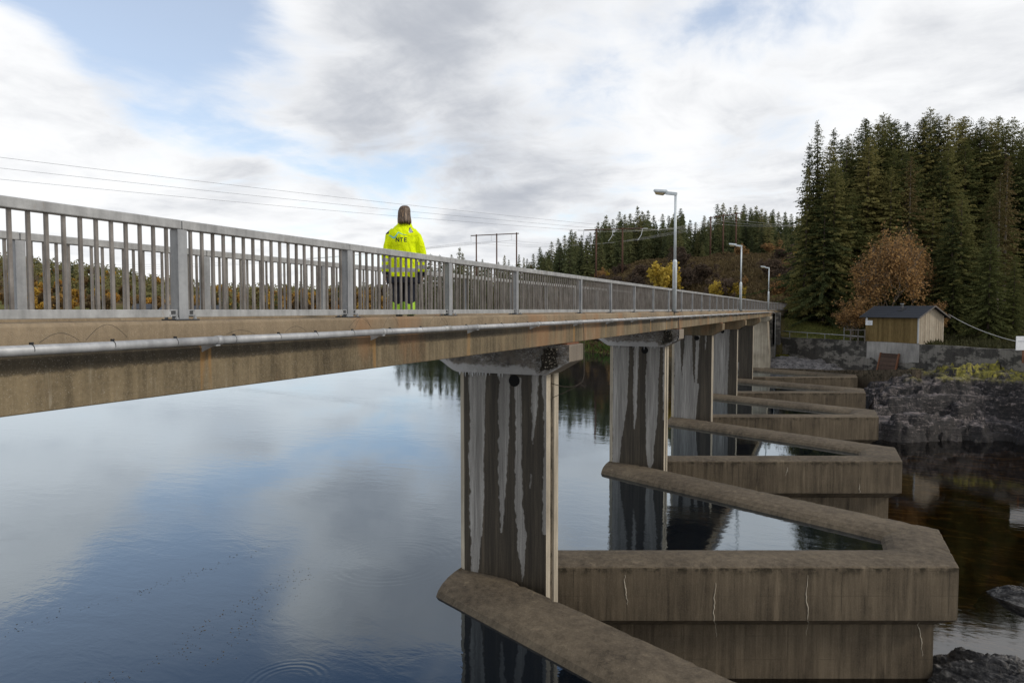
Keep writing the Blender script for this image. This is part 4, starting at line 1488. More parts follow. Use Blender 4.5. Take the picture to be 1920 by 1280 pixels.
def build_wall():
    w = thing('retaining_wall', 'long curved stained concrete retaining wall below the wooden shed', 'wall', (*at(1630, 69.4), -7))
    c = Vector(w.location)
    pxs = np.arange(1464, 2400, 9)
    D = np.interp(pxs, [q[0] for q in WALL], [q[1] for q in WALL])
    V, F = [], []
    for i, (p, d) in enumerate(zip(pxs, D)):
        x, y = at(p, d)
        xb, yb = at(p, d + 0.55)
        xf, yf = at(p, d - 0.18)
        zt = -3.25 + 0.03 * math.sin(p * 0.05)
        for q in ((xf, yf, -7.5), (x, y, zt), (xb, yb, zt), (xb, yb, -7.5)):
            V.append(tuple(Vector(q) - c))
        if i:
            a = (i - 1) * 4
            F += [(a, a + 4, a + 5, a + 1), (a + 1, a + 5, a + 6, a + 2), (a + 2, a + 6, a + 7, a + 3)]
    MB().add(V, F).build('wall_face', 'wall_concrete', w)
    # pale patch of newer render under the shed
    pr = MB()
    V, F = [], []
    px2 = np.arange(1626, 1728, 3)
    for i, p in enumerate(px2):
        d = np.interp(p, [q[0] for q in WALL], [q[1] for q in WALL])
        zb = -4.6 - 0.5 * fbm(np.array([p / 9.0]), np.array([1.0]), 3, 4)[0] - 0.4 * math.sin((p - 1626) / 32)
        for z, k_ in ((-3.24, 0), (zb, 1)):
            t = (-3.25 - z) / 4.25
            x, y = at(p, d - 0.18 * t - 0.03)
            V.append(tuple(Vector((x, y, z)) - c))
        if i:
            a = (i - 1) * 2
            F.append((a, a + 2, a + 3, a + 1))
    pr.add(V, F).build('render_patch', 'pale_render', w)
    h = thing('handrail', 'low galvanised handrail along the top of the curved wall', 'handrail', (*at(1550, 74.5), -3.25))
    hc = Vector(h.location)
    pts = []
    for p in np.arange(1466, 1634, 12):
        d = np.interp(p, [q[0] for q in WALL], [q[1] for q in WALL]) + 0.1
        x, y = at(p, d)
        pts.append(Vector((x, y, np.interp(p, [1466, 1634], [-2.55, -2.82]))) - hc)
    MB().tube(pts, 0.042, 8).build('rail', 'zinc_rail', h, True)
    for p in (1481, 1514, 1547, 1583, 1622):
        d = np.interp(p, [q[0] for q in WALL], [q[1] for q in WALL]) + 0.1
        x, y = at(p, d)
        zt = np.interp(p, [1466, 1634], [-2.55, -2.82]) + (0.0 if p < 1570 else (0.85 if p < 1600 else 0.0))
        MB().tube([Vector((x, y, -3.5)) - hc, Vector((x, y, zt)) - hc], 0.032, 8).build('stanchion', 'zinc_post', h)
    f = thing('wooden_fence', 'short grey wooden fence beside the shed corner', 'fence', (*at(1605, 70.4), -3.3))
    fc = Vector(f.location)
    xa, ya = at(1585, 71.2)
    xb, yb = at(1622, 69.9)
    for t in (0.28, 0.66, 1.0):
        x, y = xa + (xb - xa) * t, ya + (yb - ya) * t
        MB().box(x - .06 - fc.x, x + .06 - fc.x, y - .06 - fc.y, y + .06 - fc.y, -0.2, 1.3).build('post', 'bare_grey_wood', f)
    for z in (1.18, 0.45):
        MB().tube([(xa - fc.x, ya - fc.y, z), (xb - fc.x, yb - fc.y, z)], 0.05, 4).build('rail', 'bare_grey_wood', f)


concrete('pale_render', (0.36, 0.345, 0.32), (0.12, 0.115, 0.11), 0.35, 0.8)
board_material('bare_grey_wood', (0.06, 0.052, 0.045), (0.15, 0.135, 0.12))
build_wall()

# ------------------------------------------------------------------ wooden shed


def build_shed():
    xA, yA = at(1623.5, 70.2)
    xB, yB = at(1722, 64.7)
    d = Vector((xB - xA, yB - yA, 0))
    L = d.length
    rz = math.atan2(d.y, d.x)
    s = thing('shed', 'small wooden shed with dark roof on the curved wall', 'shed', (xA, yA, -3.22), rz)
    Wd, He, Hr = 3.3, 2.62, 3.52
    MB().prism([(0.05, 0), (Wd - .05, 0), (Wd - .05, He - 0.05), (Wd / 2, Hr - 0.1), (0.05, He - 0.05)], 'x', 0.05, L - 0.05).build('frame_box', 'stained_board', s)
    n = 22
    bw = L / n
    pm = MB().box(0.006, bw - 0.022, -0.028, 0.03, 0.0, He).box(bw - 0.05, bw + 0.02, -0.045, -0.02, 0.0, He).mesh('board', 'stained_board')
    for i in range(n):
        link('board', pm, s, (i * bw, random.uniform(-.004, .004), random.uniform(-.03, 0.0)))
    m = 11
    gw = Wd / m
    for i in range(m):
        def hz(y):
            return He + (Hr - He) * (1 - abs(y - Wd / 2) / (Wd / 2)) - 0.02
        a, c = i * gw + 0.008, (i + 1) * gw - 0.03
        mid_h = [(a, 0.0), (c, 0.0), (c, hz(c))]
        if a < Wd / 2 < c:
            mid_h.append((Wd / 2, hz(Wd / 2)))
        mid_h.append((a, hz(a)))
        mb = MB().prism(mid_h, 'x', L - 0.03, L + 0.025)
        q0, q1 = (i + 1) * gw - 0.045, (i + 1) * gw + 0.022
        if q1 < Wd:
            mb.prism([(q0, 0), (q1, 0), (q1, hz(q1)), (q0, hz(q0))], 'x', L + 0.005, L + 0.045)
        mb.build('gable_board', 'pale_board', s)
        mb2 = MB().prism([(p[0], p[1]) for p in mid_h], 'x', -0.025, 0.03)
        mb2.build('gable_board', 'stained_board', s)
    MB().box(0, L, Wd - 0.03, Wd + 0.03, 0, He).build('back_wall', 'stained_board', s)
    # roof: two slopes of felt with overlapping courses
    rf = link('roof', None, s)
    k = (Hr - He) / (Wd / 2)
    ov = 0.42
    for sgn in (0, 1):
        for c in range(5):
            u0 = -ov + (Wd / 2 + ov) * c / 5
            u1 = -ov + (Wd / 2 + ov) * (c + 1) / 5 + 0.05
            z0, z1 = He + k * u0 + 0.05 + 0.014, He + k * min(u1, Wd / 2) + 0.05
            u1 = min(u1, Wd / 2)
            ya, yb = (u0, u1) if sgn == 0 else (Wd - u0, Wd - u1)
            MB().add([(-0.45, ya, z0), (L + 0.42, ya, z0), (L + 0.42, yb, z1), (-0.45, yb, z1), (-0.45, ya, z0 - 0.05), (L + 0.42, ya, z0 - 0.05), (L + 0.42, yb, z1 - 0.05), (-0.45, yb, z1 - 0.05)],
                     [(0, 1, 2, 3), (7, 6, 5, 4), (0, 4, 5, 1), (1, 5, 6, 2), (2, 6, 7, 3), (3, 7, 4, 0)]).build('felt_course', 'roofing_felt', rf)
    for xx in (-0.46, L + 0.425):
        for sgn in (0, 1):
            ya, yb = (-ov, Wd / 2) if sgn == 0 else (Wd + ov, Wd / 2)
            za, zb = He - k * ov, Hr
            MB().add([(xx, ya, za - 0.06), (xx + .03, ya, za - .06), (xx + .03, yb, zb - .06), (xx, yb, zb - .06), (xx, ya, za + 0.085), (xx + .03, ya, za + .085), (xx + .03, yb, zb + .085), (xx, yb, zb + .085)],
                     [(0, 1, 2, 3), (4, 7, 6, 5), (0, 4, 5, 1), (1, 5, 6, 2), (2, 6, 7, 3), (3, 7, 4, 0)]).build('bargeboard', 'bare_grey_wood', rf)
    cx, cy = L * 0.56, Wd * 0.30
    ch = MB().tube([(cx, cy, Hr - 0.62), (cx, cy, Hr + 0.22)], 0.12, 12).build('chimney', 'dark_steel', s, True)
    MB().tube([(cx, cy, Hr + 0.22), (cx, cy, Hr + 0.28)], 0.17, 12).build('rain_cap', 'grey_panel', ch)
    MB().add([(cx - .3, cy - .3, He + k * (cy - .3) + .10), (cx + .3, cy - .3, He + k * (cy - .3) + .10), (cx + .3, cy + .3, He + k * (cy + .3) + .10), (cx - .3, cy + .3, He + k * (cy + .3) + .10)], [(0, 1, 2, 3)]).build('flashing', 'dark_steel', ch)
    sg = MB().box(0.02, 0.84, -0.075, -0.055, 1.62, 2.10).box(0.02, 0.26, -0.075, -0.055, 2.10, 2.50).build('sign', 'white_panel', s)
    sg['label'] = 'white L-shaped notice board on the shed corner'
    rr = random.Random(2)
    pr = MB()
    pts = [(0.25, -0.079, 1.86), (0.32, -0.079, 1.82), (0.40, -0.079, 1.87), (0.46, -0.079, 1.95), (0.53, -0.079, 1.90), (0.56, -0.079, 1.80), (0.64, -0.079, 1.80), (0.70, -0.079, 1.86)]
    pr.tube(pts, 0.012, 4)
    pr.box(0.34, 0.62, -0.079, -0.077, 1.72, 1.75)
    pr.build('print', 'print_grey', sg)
    MB().box(L - 0.2, L + 0.06, 0.1, Wd - 0.5, -0.32, 0.0).build('sill_beam', 'pale_board', s)
    MB().box(L - 0.06, L + 0.05, -0.05, 0.05, 0, He - .03).build('corner_board', 'grey_panel', s)
    MB().box(L - 0.05, L + 0.06, Wd - 0.12, Wd + 0.03, -0.35, He).build('corner_board', 'pale_board', s)
    # rope from the gable to the board at the edge of the picture
    top = Matrix.Rotation(rz, 4, 'Z') @ Vector((L + 0.4, Wd + 0.2, 2.75)) + Vector((xA, yA, -3.22))
    ex, ey = at(1908, 53.6)
    e = Vector((ex, ey, zat(640, 53.6)))
    pts = [top + (e - top) * t + Vector((0, 0, -0.55 * 4 * t * (1 - t) * 0.5)) for t in np.linspace(0, 1, 16)]
    cable('rope', pts, 0.028, 'pale_wire', 'pale rope slung from the shed gable to the white board', 'rope')
    # planked gate leaning on the foot of the wall
    gx, gy = at(1663, 66.7)
    g = thing('sluice_gate', 'leaning dark wooden plank gate at the foot of the wall', 'gate', (gx, gy, -6.3), rz)
    g.rotation_euler = (R_(-14), 0, rz)
    for i in range(5):
        MB().box(-0.95, 0.95, -0.04, 0.04, 0.02 + i * 0.41, 0.40 + i * 0.41).build('plank', 'gate_board', g)
    for sx in (-1.02, 1.02):
        MB().box(sx - 0.07, sx + 0.07, -0.09, 0.06, 0, 2.08).build('edge_bar', 'rusty_steel', g)
    # white board on a pole
    x, y = at(1921, 53.4)
    bs = thing('sign_board', 'white board on a post at the right edge of the picture', 'sign', (x, y, -4.2), YAW)
    MB().box(-0.62, 0.62, -0.02, 0.02, zat(656, 53.4) + 4.2, zat(630, 53.4) + 4.2).build('board', 'white_panel', bs)
    MB().box(-0.05, 0.05, 0.022, 0.09, 0, zat(630, 53.4) + 4.15).build('post', 'rusty_steel', bs)
    MB().box(-0.5, 0.5, -0.025, -0.021, zat(640, 53.4) + 4.2, zat(639, 53.4) + 4.2).build('line_mark', 'print_grey', bs)
    # weather station boxes on the grass
    x, y = at(1545, 84.0)
    z = gz(1545, 84.0)
    ws = thing('weather_station', 'small white instrument boxes with mast on the grass slope', 'instrument', (x, y, z), YAW)
    MB().box(-0.22, 0.22, -0.15, 0.15, 0, 1.0).build('cabinet', 'grey_panel', ws)
    MB().box(-0.85, -0.48, -0.12, 0.12, 0.35, 1.12).build('meter_box', 'white_panel', ws)
    MB().box(0.95, 1.2, -0.12, 0.12, 0.7, 1.3).build('meter_box', 'white_panel', ws)
    MB().tube([(-0.1, 0, 0.9), (-0.1, 0, 3.4)], 0.025, 6).build('mast', 'zinc_post', ws)
    MB().box(-0.36, 0.22, -0.2, 0.2, 1.75, 2.35).build('louvre_box', 'white_panel', ws)
    for i in range(5):
        MB().box(-0.34, 0.20, -0.215, -0.201, 1.80 + i * 0.11, 1.83 + i * 0.11).build('slat', 'grey_panel', ws)
    for sx in (-0.8, 1.08):
        MB().tube([(sx, 0, -0.2), (sx, 0, 0.7)], 0.03, 6).build('leg', 'zinc_post', ws)


build_shed()

# ------------------------------------------------------------------ power line


def build_power():
    def frame(pxs, D, ytops, ext, label, drop):
        xc, yc = at(sum(pxs) / len(pxs), D)
        t = thing('power_pylon', label, 'pylon', (xc, yc, gz(sum(pxs) / len(pxs), D)), YAW, 'wooden power line portals')
        base = t.location.z
        tips = []
        for p, yt in zip(pxs, ytops):
            lx = (p - sum(pxs) / len(pxs)) / FPX * D
            zb = gz(p, D) - base - 0.5
            zt = zat(yt, D) - base
            MB().tube([(lx, 0, zb), (lx, 0, zt)], [0.24, 0.19], 8).build('pole', 'pole_wood', t, True)
            tips.append((lx, zt))
        xl = (ext[0] - sum(pxs) / len(pxs)) / FPX * D
        xr = (ext[1] - sum(pxs) / len(pxs)) / FPX * D
        k = (tips[-1][1] - tips[0][1]) / (tips[-1][0] - tips[0][0])
        zl = lambda x: tips[0][1] + k * (x - tips[0][0]) - 0.35
        MB().tube([(xl, -0.25, zl(xl)), (xr, -0.25, zl(xr))], 0.15, 6).build('crossarm', 'pole_wood', t)
        att = []
        for x in np.linspace(xl + 0.1, xr - (0.1 if len(pxs) == 2 else 2.2), 3):
            MB().tube([(x, -0.3, zl(x)), (x + .05, -0.3, zl(x) - drop)], 0.05, 6).build('insulator', 'insulator_glass', t)
            wx, wy = xc + RH[0] * x, yc + RH[1] * x
            att.append(Vector((wx, wy, base + zl(x) - drop)))
        return t, att, zl
    ta, A, _ = frame([893.5, 931.5, 968.5], 205, [441, 439.5, 437.5], (883, 973), 'three-legged wooden power portal standing against the sky', 1.9)
    tb, B, zb = frame([1117, 1166], 166, [430, 428.5], (1094, 1204), 'two-legged wooden power portal in front of the spruce hill', 0.1)
    tc, C, _ = frame([1330, 1353.5, 1377.5], 185, [408, 404, 401], (1326, 1388), 'three-legged brown power portal on the brow of the hill', 1.3)
    for k_, q in enumerate(B):
        p = q - Vector(tb.location)
        # strings of discs and white jumper loops on the strain portal
        lx = p.x * RH[0] + p.y * RH[1]
        z0 = p.z
        pts = [(lx - 0.1, -0.4, z0), (lx - 0.35, -0.5, z0 - 1.4), (lx - 0.9, -0.6, z0 - 2.3), (lx - 1.3, -0.6, z0 - 2.8)]
        MB().tube(pts, 0.07, 5).build('jumper', 'insulator_glass', tb)
        MB().tube([(lx - 1.6, -0.3, z0 + .05), (lx + 1.2, -.3, z0 + .05)], 0.085, 6).build('insulator', 'insulator_glass', tb)
        guy = None

    def wire(a, b_, sag, label, r=0.03, mat='wire_metal', n=28):
        pts = [a + (b_ - a) * t - Vector((0, 0, sag * 4 * t * (1 - t))) for t in np.linspace(0, 1, n)]
        cable('power_line', pts, r, mat, label, 'wire', 5, 'overhead power lines')
    lefts = [(297, 'topmost'), (315, 'middle'), (334, 'lowest')]
    for k_, (yl, nm) in enumerate(lefts):
        d0 = 84 + 3.0 * k_
        x, y = at(-320, d0)
        yy = yl - 320 * (430 - yl) / 1095.0 * 0.97
        wire(Vector((x, y, zat(yy, d0))), B[2 - k_], 0.55, '%s of three dark wires crossing the sky from the left' % nm, 0.022)
    for k_ in range(3):
        wire(A[k_], C[k_], 3.4, 'thin pale wires strung between the two three-legged portals', 0.026, 'pale_wire')
        x, y = at(1640, 150)
        wire(C[k_], Vector((x + k_ * 2.2, y, zat(408 + 3 * k_, 150))), 1.5, 'pale wires running from the brow portal into the tall spruces', 0.028, 'pale_wire')
        wire(B[k_], C[k_] + Vector((0, -1, 0.4)), 1.2, 'pale wires between the two-legged portal and the brow portal', 0.026, 'pale_wire')
        x, y = at(-200, 420)
        wire(A[k_], Vector((x + 6 * k_, y, 34 + 2.0 * k_)), 9.0, 'faint distant wires leaving the sky-line portal towards the lake', 0.035, 'wire_metal')


build_power()

# ------------------------------------------------------------------ plants


def spruce_meshes(H, R, seed, dens=1.0, twig=0.55, mat='spruce_needles', low=0.06, power=0.85, ragged=0.3):
    g = np.random.default_rng(seed)
    P, U, W, T = [], [], [], []
    z = H * low
    while z < H * 0.995:
        t = (z - H * low) / (H * (1 - low))
        prof = (1 - t) ** power * (0.62 + 0.38 * min(1, t * 5 + 0.2))
        step = (0.18 + 0.30 * (1 - t)) * (twig / 0.55)
        nb = int(g.integers(5, 8))
        a0 = g.random() * 6.28
        for b_ in range(nb):
            az = a0 + b_ * 6.283 / nb + g.normal() * 0.35
            lob = 1 + 0.28 * ragged * 2 * math.sin(3 * az + seed + z * 0.55) * math.sin(z * 0.9 + seed * 2)
            L = max(0.14, R * prof * lob * (1 + g.normal() * ragged * 0.75) + 0.12)
            if g.random() < 0.04:
                continue
            zb = z + (g.random() - 0.5) * step * 2.6
            d = np.array([math.cos(az), math.sin(az), 0])
            side = np.array([-math.sin(az), math.cos(az), 0])
            ns = max(3, int(L / (twig * 0.28) * dens))
            s = (np.arange(ns) + g.random(ns)) / ns
            s = 0.06 + 0.94 * s
            droop = (0.16 + 0.42 * (1 - t)) * L
            zz = zb - droop * s ** 1.3 + 0.16 * L * s ** 3 + (0.25 * L if t > 0.85 else 0) * s
            base = d[None] * (L * s)[:, None] + np.stack([np.zeros(ns), np.zeros(ns), zz], 1) + g.normal(size=(ns, 3)) * twig * 0.10
            for sg in (-1, 1, 0):
                ln = twig * (0.6 + 0.7 * g.random(ns)) * (0.30 + 0.70 * (1 - t) ** 0.8)
                if sg == 0:
                    dirv = d[None] * 0.8 + side[None] * (g.normal(size=(ns, 1)) * 0.4)
                else:
                    dirv = d[None] * 0.45 + side[None] * sg * (0.35 + 0.6 * g.random((ns, 1)))
                dirv = dirv + np.array([0, 0, -1.0])[None] * (0.25 + 0.85 * g.random((ns, 1)))
                if t > 0.88:
                    dirv[:, 2] += 0.6
                dirv = unit(dirv)
                wv = unit(np.cross(dirv, g.normal(size=(ns, 3)))) * (ln * (0.15 + 0.12 * g.random(ns)))[:, None]
                P.append(base)
                U.append(dirv * ln[:, None])
                W.append(wv)
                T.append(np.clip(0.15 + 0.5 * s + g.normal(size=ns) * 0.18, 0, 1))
        z += step
    # leader
    nl = 14
    P.append(np.stack([np.zeros(nl), np.zeros(nl), np.linspace(H * 0.95, H, nl)], 1))
    dv = unit(np.stack([g.normal(size=nl), g.normal(size=nl), np.full(nl, 1.4)], 1))
    U.append(dv * twig * 0.6)
    W.append(unit(np.cross(dv, g.normal(size=(nl, 3)))) * 0.06)
    T.append(np.full(nl, 0.7))
    V, F = kites(np.concatenate(P), np.concatenate(U), np.concatenate(W))
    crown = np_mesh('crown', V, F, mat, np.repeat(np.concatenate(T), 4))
    mb = MB().tube([(0, 0, -1.0), (0.03, 0, H * 0.3), (0, 0.04, H * 0.7), (0, 0, H * 0.985)], [H * 0.0105, H * 0.009, H * 0.005, 0.012], 7)
    g2 = random.Random(seed)
    for i in range(int(H * 0.9)):
        zz = H * (0.04 + 0.5 * g2.random())
        a = g2.random() * 6.28
        l = g2.uniform(0.5, 1.3) * R * 0.5
        mb.tube([(0, 0, zz), (math.cos(a) * l, math.sin(a) * l, zz - 0.18 * l)], [0.035, 0.012], 4, caps=False)
    trunk = mb.mesh('trunk', 'trunk_bark', fix=False)
    return trunk, crown


def limb_tree(H, spread, seed, leaf_n, leaf, mat, bark='trunk_bark', shape='oval', leaf_frac=1.0, levels=4):
    g = random.Random(seed)
    gn = np.random.default_rng(seed)
    mb = MB()
    tips = []

    def grow(p, d, ln, r, lv):
        pts = [p]
        q = p.copy()
        dd = d.copy()
        for i in range(3):
            dd = (dd + Vector((g.gauss(0, .13), g.gauss(0, .13), g.gauss(0.05, .08)))).normalized()
            q = q + dd * ln / 3
            pts.append(q.copy())
        mb.tube(pts, [r, r * .85, r * .7, r * .55], 6 if lv > 2 else 4, caps=False)
        if lv <= 2:
            tips.extend(pts[1:])
        if lv == 0:
            return
        for i in range(g.randint(3, 4)):
            k = g.uniform(0.35, 1.0)
            b0 = pts[min(3, 1 + int(k * 3) - 0)] if k < 1 else pts[-1]
            az, tl = g.random() * 6.28, g.uniform(0.45, 0.95)
            ax = dd.orthogonal().normalized()
            nd = (dd * math.cos(tl) + (Matrix.Rotation(az, 3, dd) @ ax) * math.sin(tl)).normalized()
            nd = (nd + Vector((0, 0, 0.12))).normalized()
            grow(b0.copy(), nd, ln * g.uniform(.58, .78), r * 0.55, lv - 1)
    base = Vector((0, 0, -0.6))
    nt = 1 if shape == 'oval' else 4
    for i in range(nt):
        d = Vector((g.gauss(0, .06), g.gauss(0, .06), 1)) if nt == 1 else Vector((g.gauss(0, .45), g.gauss(0, .45), 1))
        grow(base.copy(), d.normalized(), H * 0.36, H * 0.016 / math.sqrt(nt), levels)
    T = np.array([tuple(t) for t in tips])
    # fit the crown to the wanted outline
    zmin, zmax = T[:, 2].min(), T[:, 2].max()
    sc = np.array([spread / max(np.percentile(np.abs(T[:, 0]), 96), .1), spread / max(np.percentile(np.abs(T[:, 1]), 96), .1), H / zmax])
    mb.v = [(v[0] * sc[0], v[1] * sc[1], v[2] * sc[2] if v[2] > 0 else v[2]) for v in mb.v]
    T = T * sc
    if shape == 'cone':
        def tp(z):
            return 1.42 - 1.0 * np.clip(z / H, 0, 1)
        mb.v = [(v[0] * tp(v[2]), v[1] * tp(v[2]), v[2]) for v in mb.v]
        T[:, :2] *= tp(T[:, 2])[:, None]
    idx = gn.integers(0, len(T), leaf_n)
    P = T[idx] + gn.normal(size=(leaf_n, 3)) * np.array([spread, spread, H * 0.4]) * 0.058
    if shape == 'cone':
        P[:, 2] -= np.abs(gn.normal(size=leaf_n)) * H * 0.09
        P[:, 2] = np.maximum(P[:, 2], 0.3)
    dv = unit(gn.normal(size=(leaf_n, 3)) + np.array([0, 0, -0.25]))
    ln = leaf * (0.6 + 0.8 * gn.random(leaf_n))
    wv = unit(np.cross(dv, gn.normal(size=(leaf_n, 3)))) * (ln * 0.34)[:, None]
    V, F = kites(P, dv * ln[:, None], wv)
    crown = np_mesh('crown', V, F, mat, np.repeat(np.clip(gn.random(leaf_n), 0, 1), 4))
    trunk = mb.mesh('trunk', bark, fix=False)
    return trunk, crown


def plant(name, meshes, loc, s, rz, label, cat, group=None, sx=1.0):
    t = thing(name, label, cat, loc, rz, group)
    t.scale = (s * sx, s * sx, s)
    link('trunk', meshes[0], t)
    link('crown', meshes[1], t)
    return t


def build_near_forest():
    var = [spruce_meshes(27, 4.9, 1, 1.0, 0.58, low=0.02, power=0.66), spruce_meshes(27, 4.2, 2, 1.0, 0.58, low=0.03, power=0.56), spruce_meshes(27, 5.4, 3, 1.0, 0.60, low=0.02, power=0.74), spruce_meshes(27, 4.1, 4, 0.9, 0.56, low=0.06, power=0.6, ragged=0.6), spruce_meshes(27, 4.6, 7, 0.8, 0.6, low=0.10, power=0.62, ragged=0.8)]
    thin = [spruce_meshes(27, 3.0, 5, 0.8, 0.56, low=0.05, power=0.75, ragged=0.7), spruce_meshes(27, 2.6, 6, 0.8, 0.55, low=0.08, power=0.75, ragged=0.7)]
    sil = [(1506, 318, 84, 1), (1520, 275, 85, 0), (1531, 235, 86, 1), (1556, 250, 87, 0), (1578, 262, 88, 9), (1606, 230, 88, 2), (1626, 242, 90, 3), (1650, 222, 89, 1), (1668, 240, 92, 0),
           (1690, 236, 90, 3), (1716, 228, 90, 1), (1742, 211, 91, 2), (1768, 224, 90, 0), (1795, 228, 91, 1), (1826, 230, 90, 2), (1858, 229, 90, 0), (1882, 238, 88, 3), (1905, 252, 88, 1), (1925, 262, 86, 2)]
    r = random.Random(5)
    for i, (px, yt, D, v) in enumerate(sil):
        ms = thin[v] if i < 4 else (thin[0] if v == 9 else var[(v + i) % 5])
        z = gz(px, D)
        h = zat(yt, D) - z
        ords = ['first', 'second', 'third', 'fourth', 'fifth', 'sixth', 'seventh', 'eighth', 'ninth', 'tenth', 'eleventh', 'twelfth', 'thirteenth', 'fourteenth', 'fifteenth', 'sixteenth']
        lab = '%s slim dark spruce from the left edge of the tall wood' % ords[i] if i < 4 else '%s tall skyline spruce behind the shed, counted from the left, after the slim ones' % ords[i - 4]
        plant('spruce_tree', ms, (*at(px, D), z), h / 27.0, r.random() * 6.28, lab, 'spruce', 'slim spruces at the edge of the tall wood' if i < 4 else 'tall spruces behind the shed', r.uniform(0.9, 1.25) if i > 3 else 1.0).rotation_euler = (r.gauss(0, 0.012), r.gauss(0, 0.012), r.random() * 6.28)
    for i in range(62):
        px = r.uniform(1530, 1990)
        D = r.uniform(74, 97) if i < 46 else r.uniform(66, 76) + max(0, (1800 - px) / 25)
        if D < 82 and 1585 < px < 1760:
            D += 8
        yt = r.uniform(255, 350) if D > 84 else r.uniform(300, 420)
        if i >= 46:
            yt = r.uniform(380, 560)
        z = gz(px, D)
        h = zat(yt, D) - z
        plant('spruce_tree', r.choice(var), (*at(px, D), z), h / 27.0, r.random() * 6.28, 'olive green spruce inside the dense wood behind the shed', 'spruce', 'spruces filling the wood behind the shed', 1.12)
    for i in range(22):
        px = 1575 + i * 16.2 + r.uniform(-7, 7)
        D = r.uniform(88, 98)
        z = gz(px, D)
        plant('spruce_tree', r.choice(var), (*at(px, D), z), (zat(r.uniform(226, 285), D) - z) / 27.0, r.random() * 6.28, 'tall spruce just below the skyline of the wood behind the shed', 'spruce', 'spruces below the skyline behind the shed', 1.1)
    # a dark tree by the weather station
    plant('spruce_tree', var[1], (*at(1560, 82.5), gz(1560, 82.5)), 0.72, 1.0, 'dark spruce with bare stem beside the weather station', 'spruce', None, 0.95)
    # bare grey trunks in front of the wood
    dead = spruce_meshes(22, 1.6, 41, 0.5, 0.5, 'brown_needles', 0.3, 0.6, 0.8)
    dead = (bpy.data.meshes.get(dead[0].name), dead[1])
    dead[0].materials[0] = MATS['pale_bark']
    for nm, px, D, yt in (('first', 1700, 83, 300), ('second', 1793, 79, 380), ('third', 1867, 76, 330), ('fourth', 1880, 77, 300)):
        z = gz(px, D)
        plant('dead_tree', dead, (*at(px, D), z), (zat(yt, D) - z) / 22, r.random() * 6, '%s thin bare grey trunk among the dark spruces, counted from the left' % nm, 'tree', 'bare trunks in the wood')
    # the rust coloured broadleaf behind the shed
    px, D = 1668, 75.5
    ms = limb_tree(12.0, 4.3, 12, 14500, 0.20, 'rust_leaves', 'pale_bark', 'cone')
    z = gz(px, D)
    plant('broadleaf_tree', ms, (*at(px, D), z - 0.3), (zat(420, D) - z) / 11.2, 0.6, 'large rust brown broadleaf tree behind the wooden shed', 'tree')
    ms = limb_tree(6.0, 2.4, 15, 5000, 0.22, 'rust_leaves', 'pale_bark', 'multi')
    for px, D, h in ((1600, 73.5, 4.6), (1745, 72, 4.0)):
        plant('broadleaf_shrub', ms, (*at(px, D), gz(px, D)), h / 6, px, 'small rust brown shrub beside the shed, on its %s' % ('fence side' if px < 1650 else 'gable side'), 'shrub')


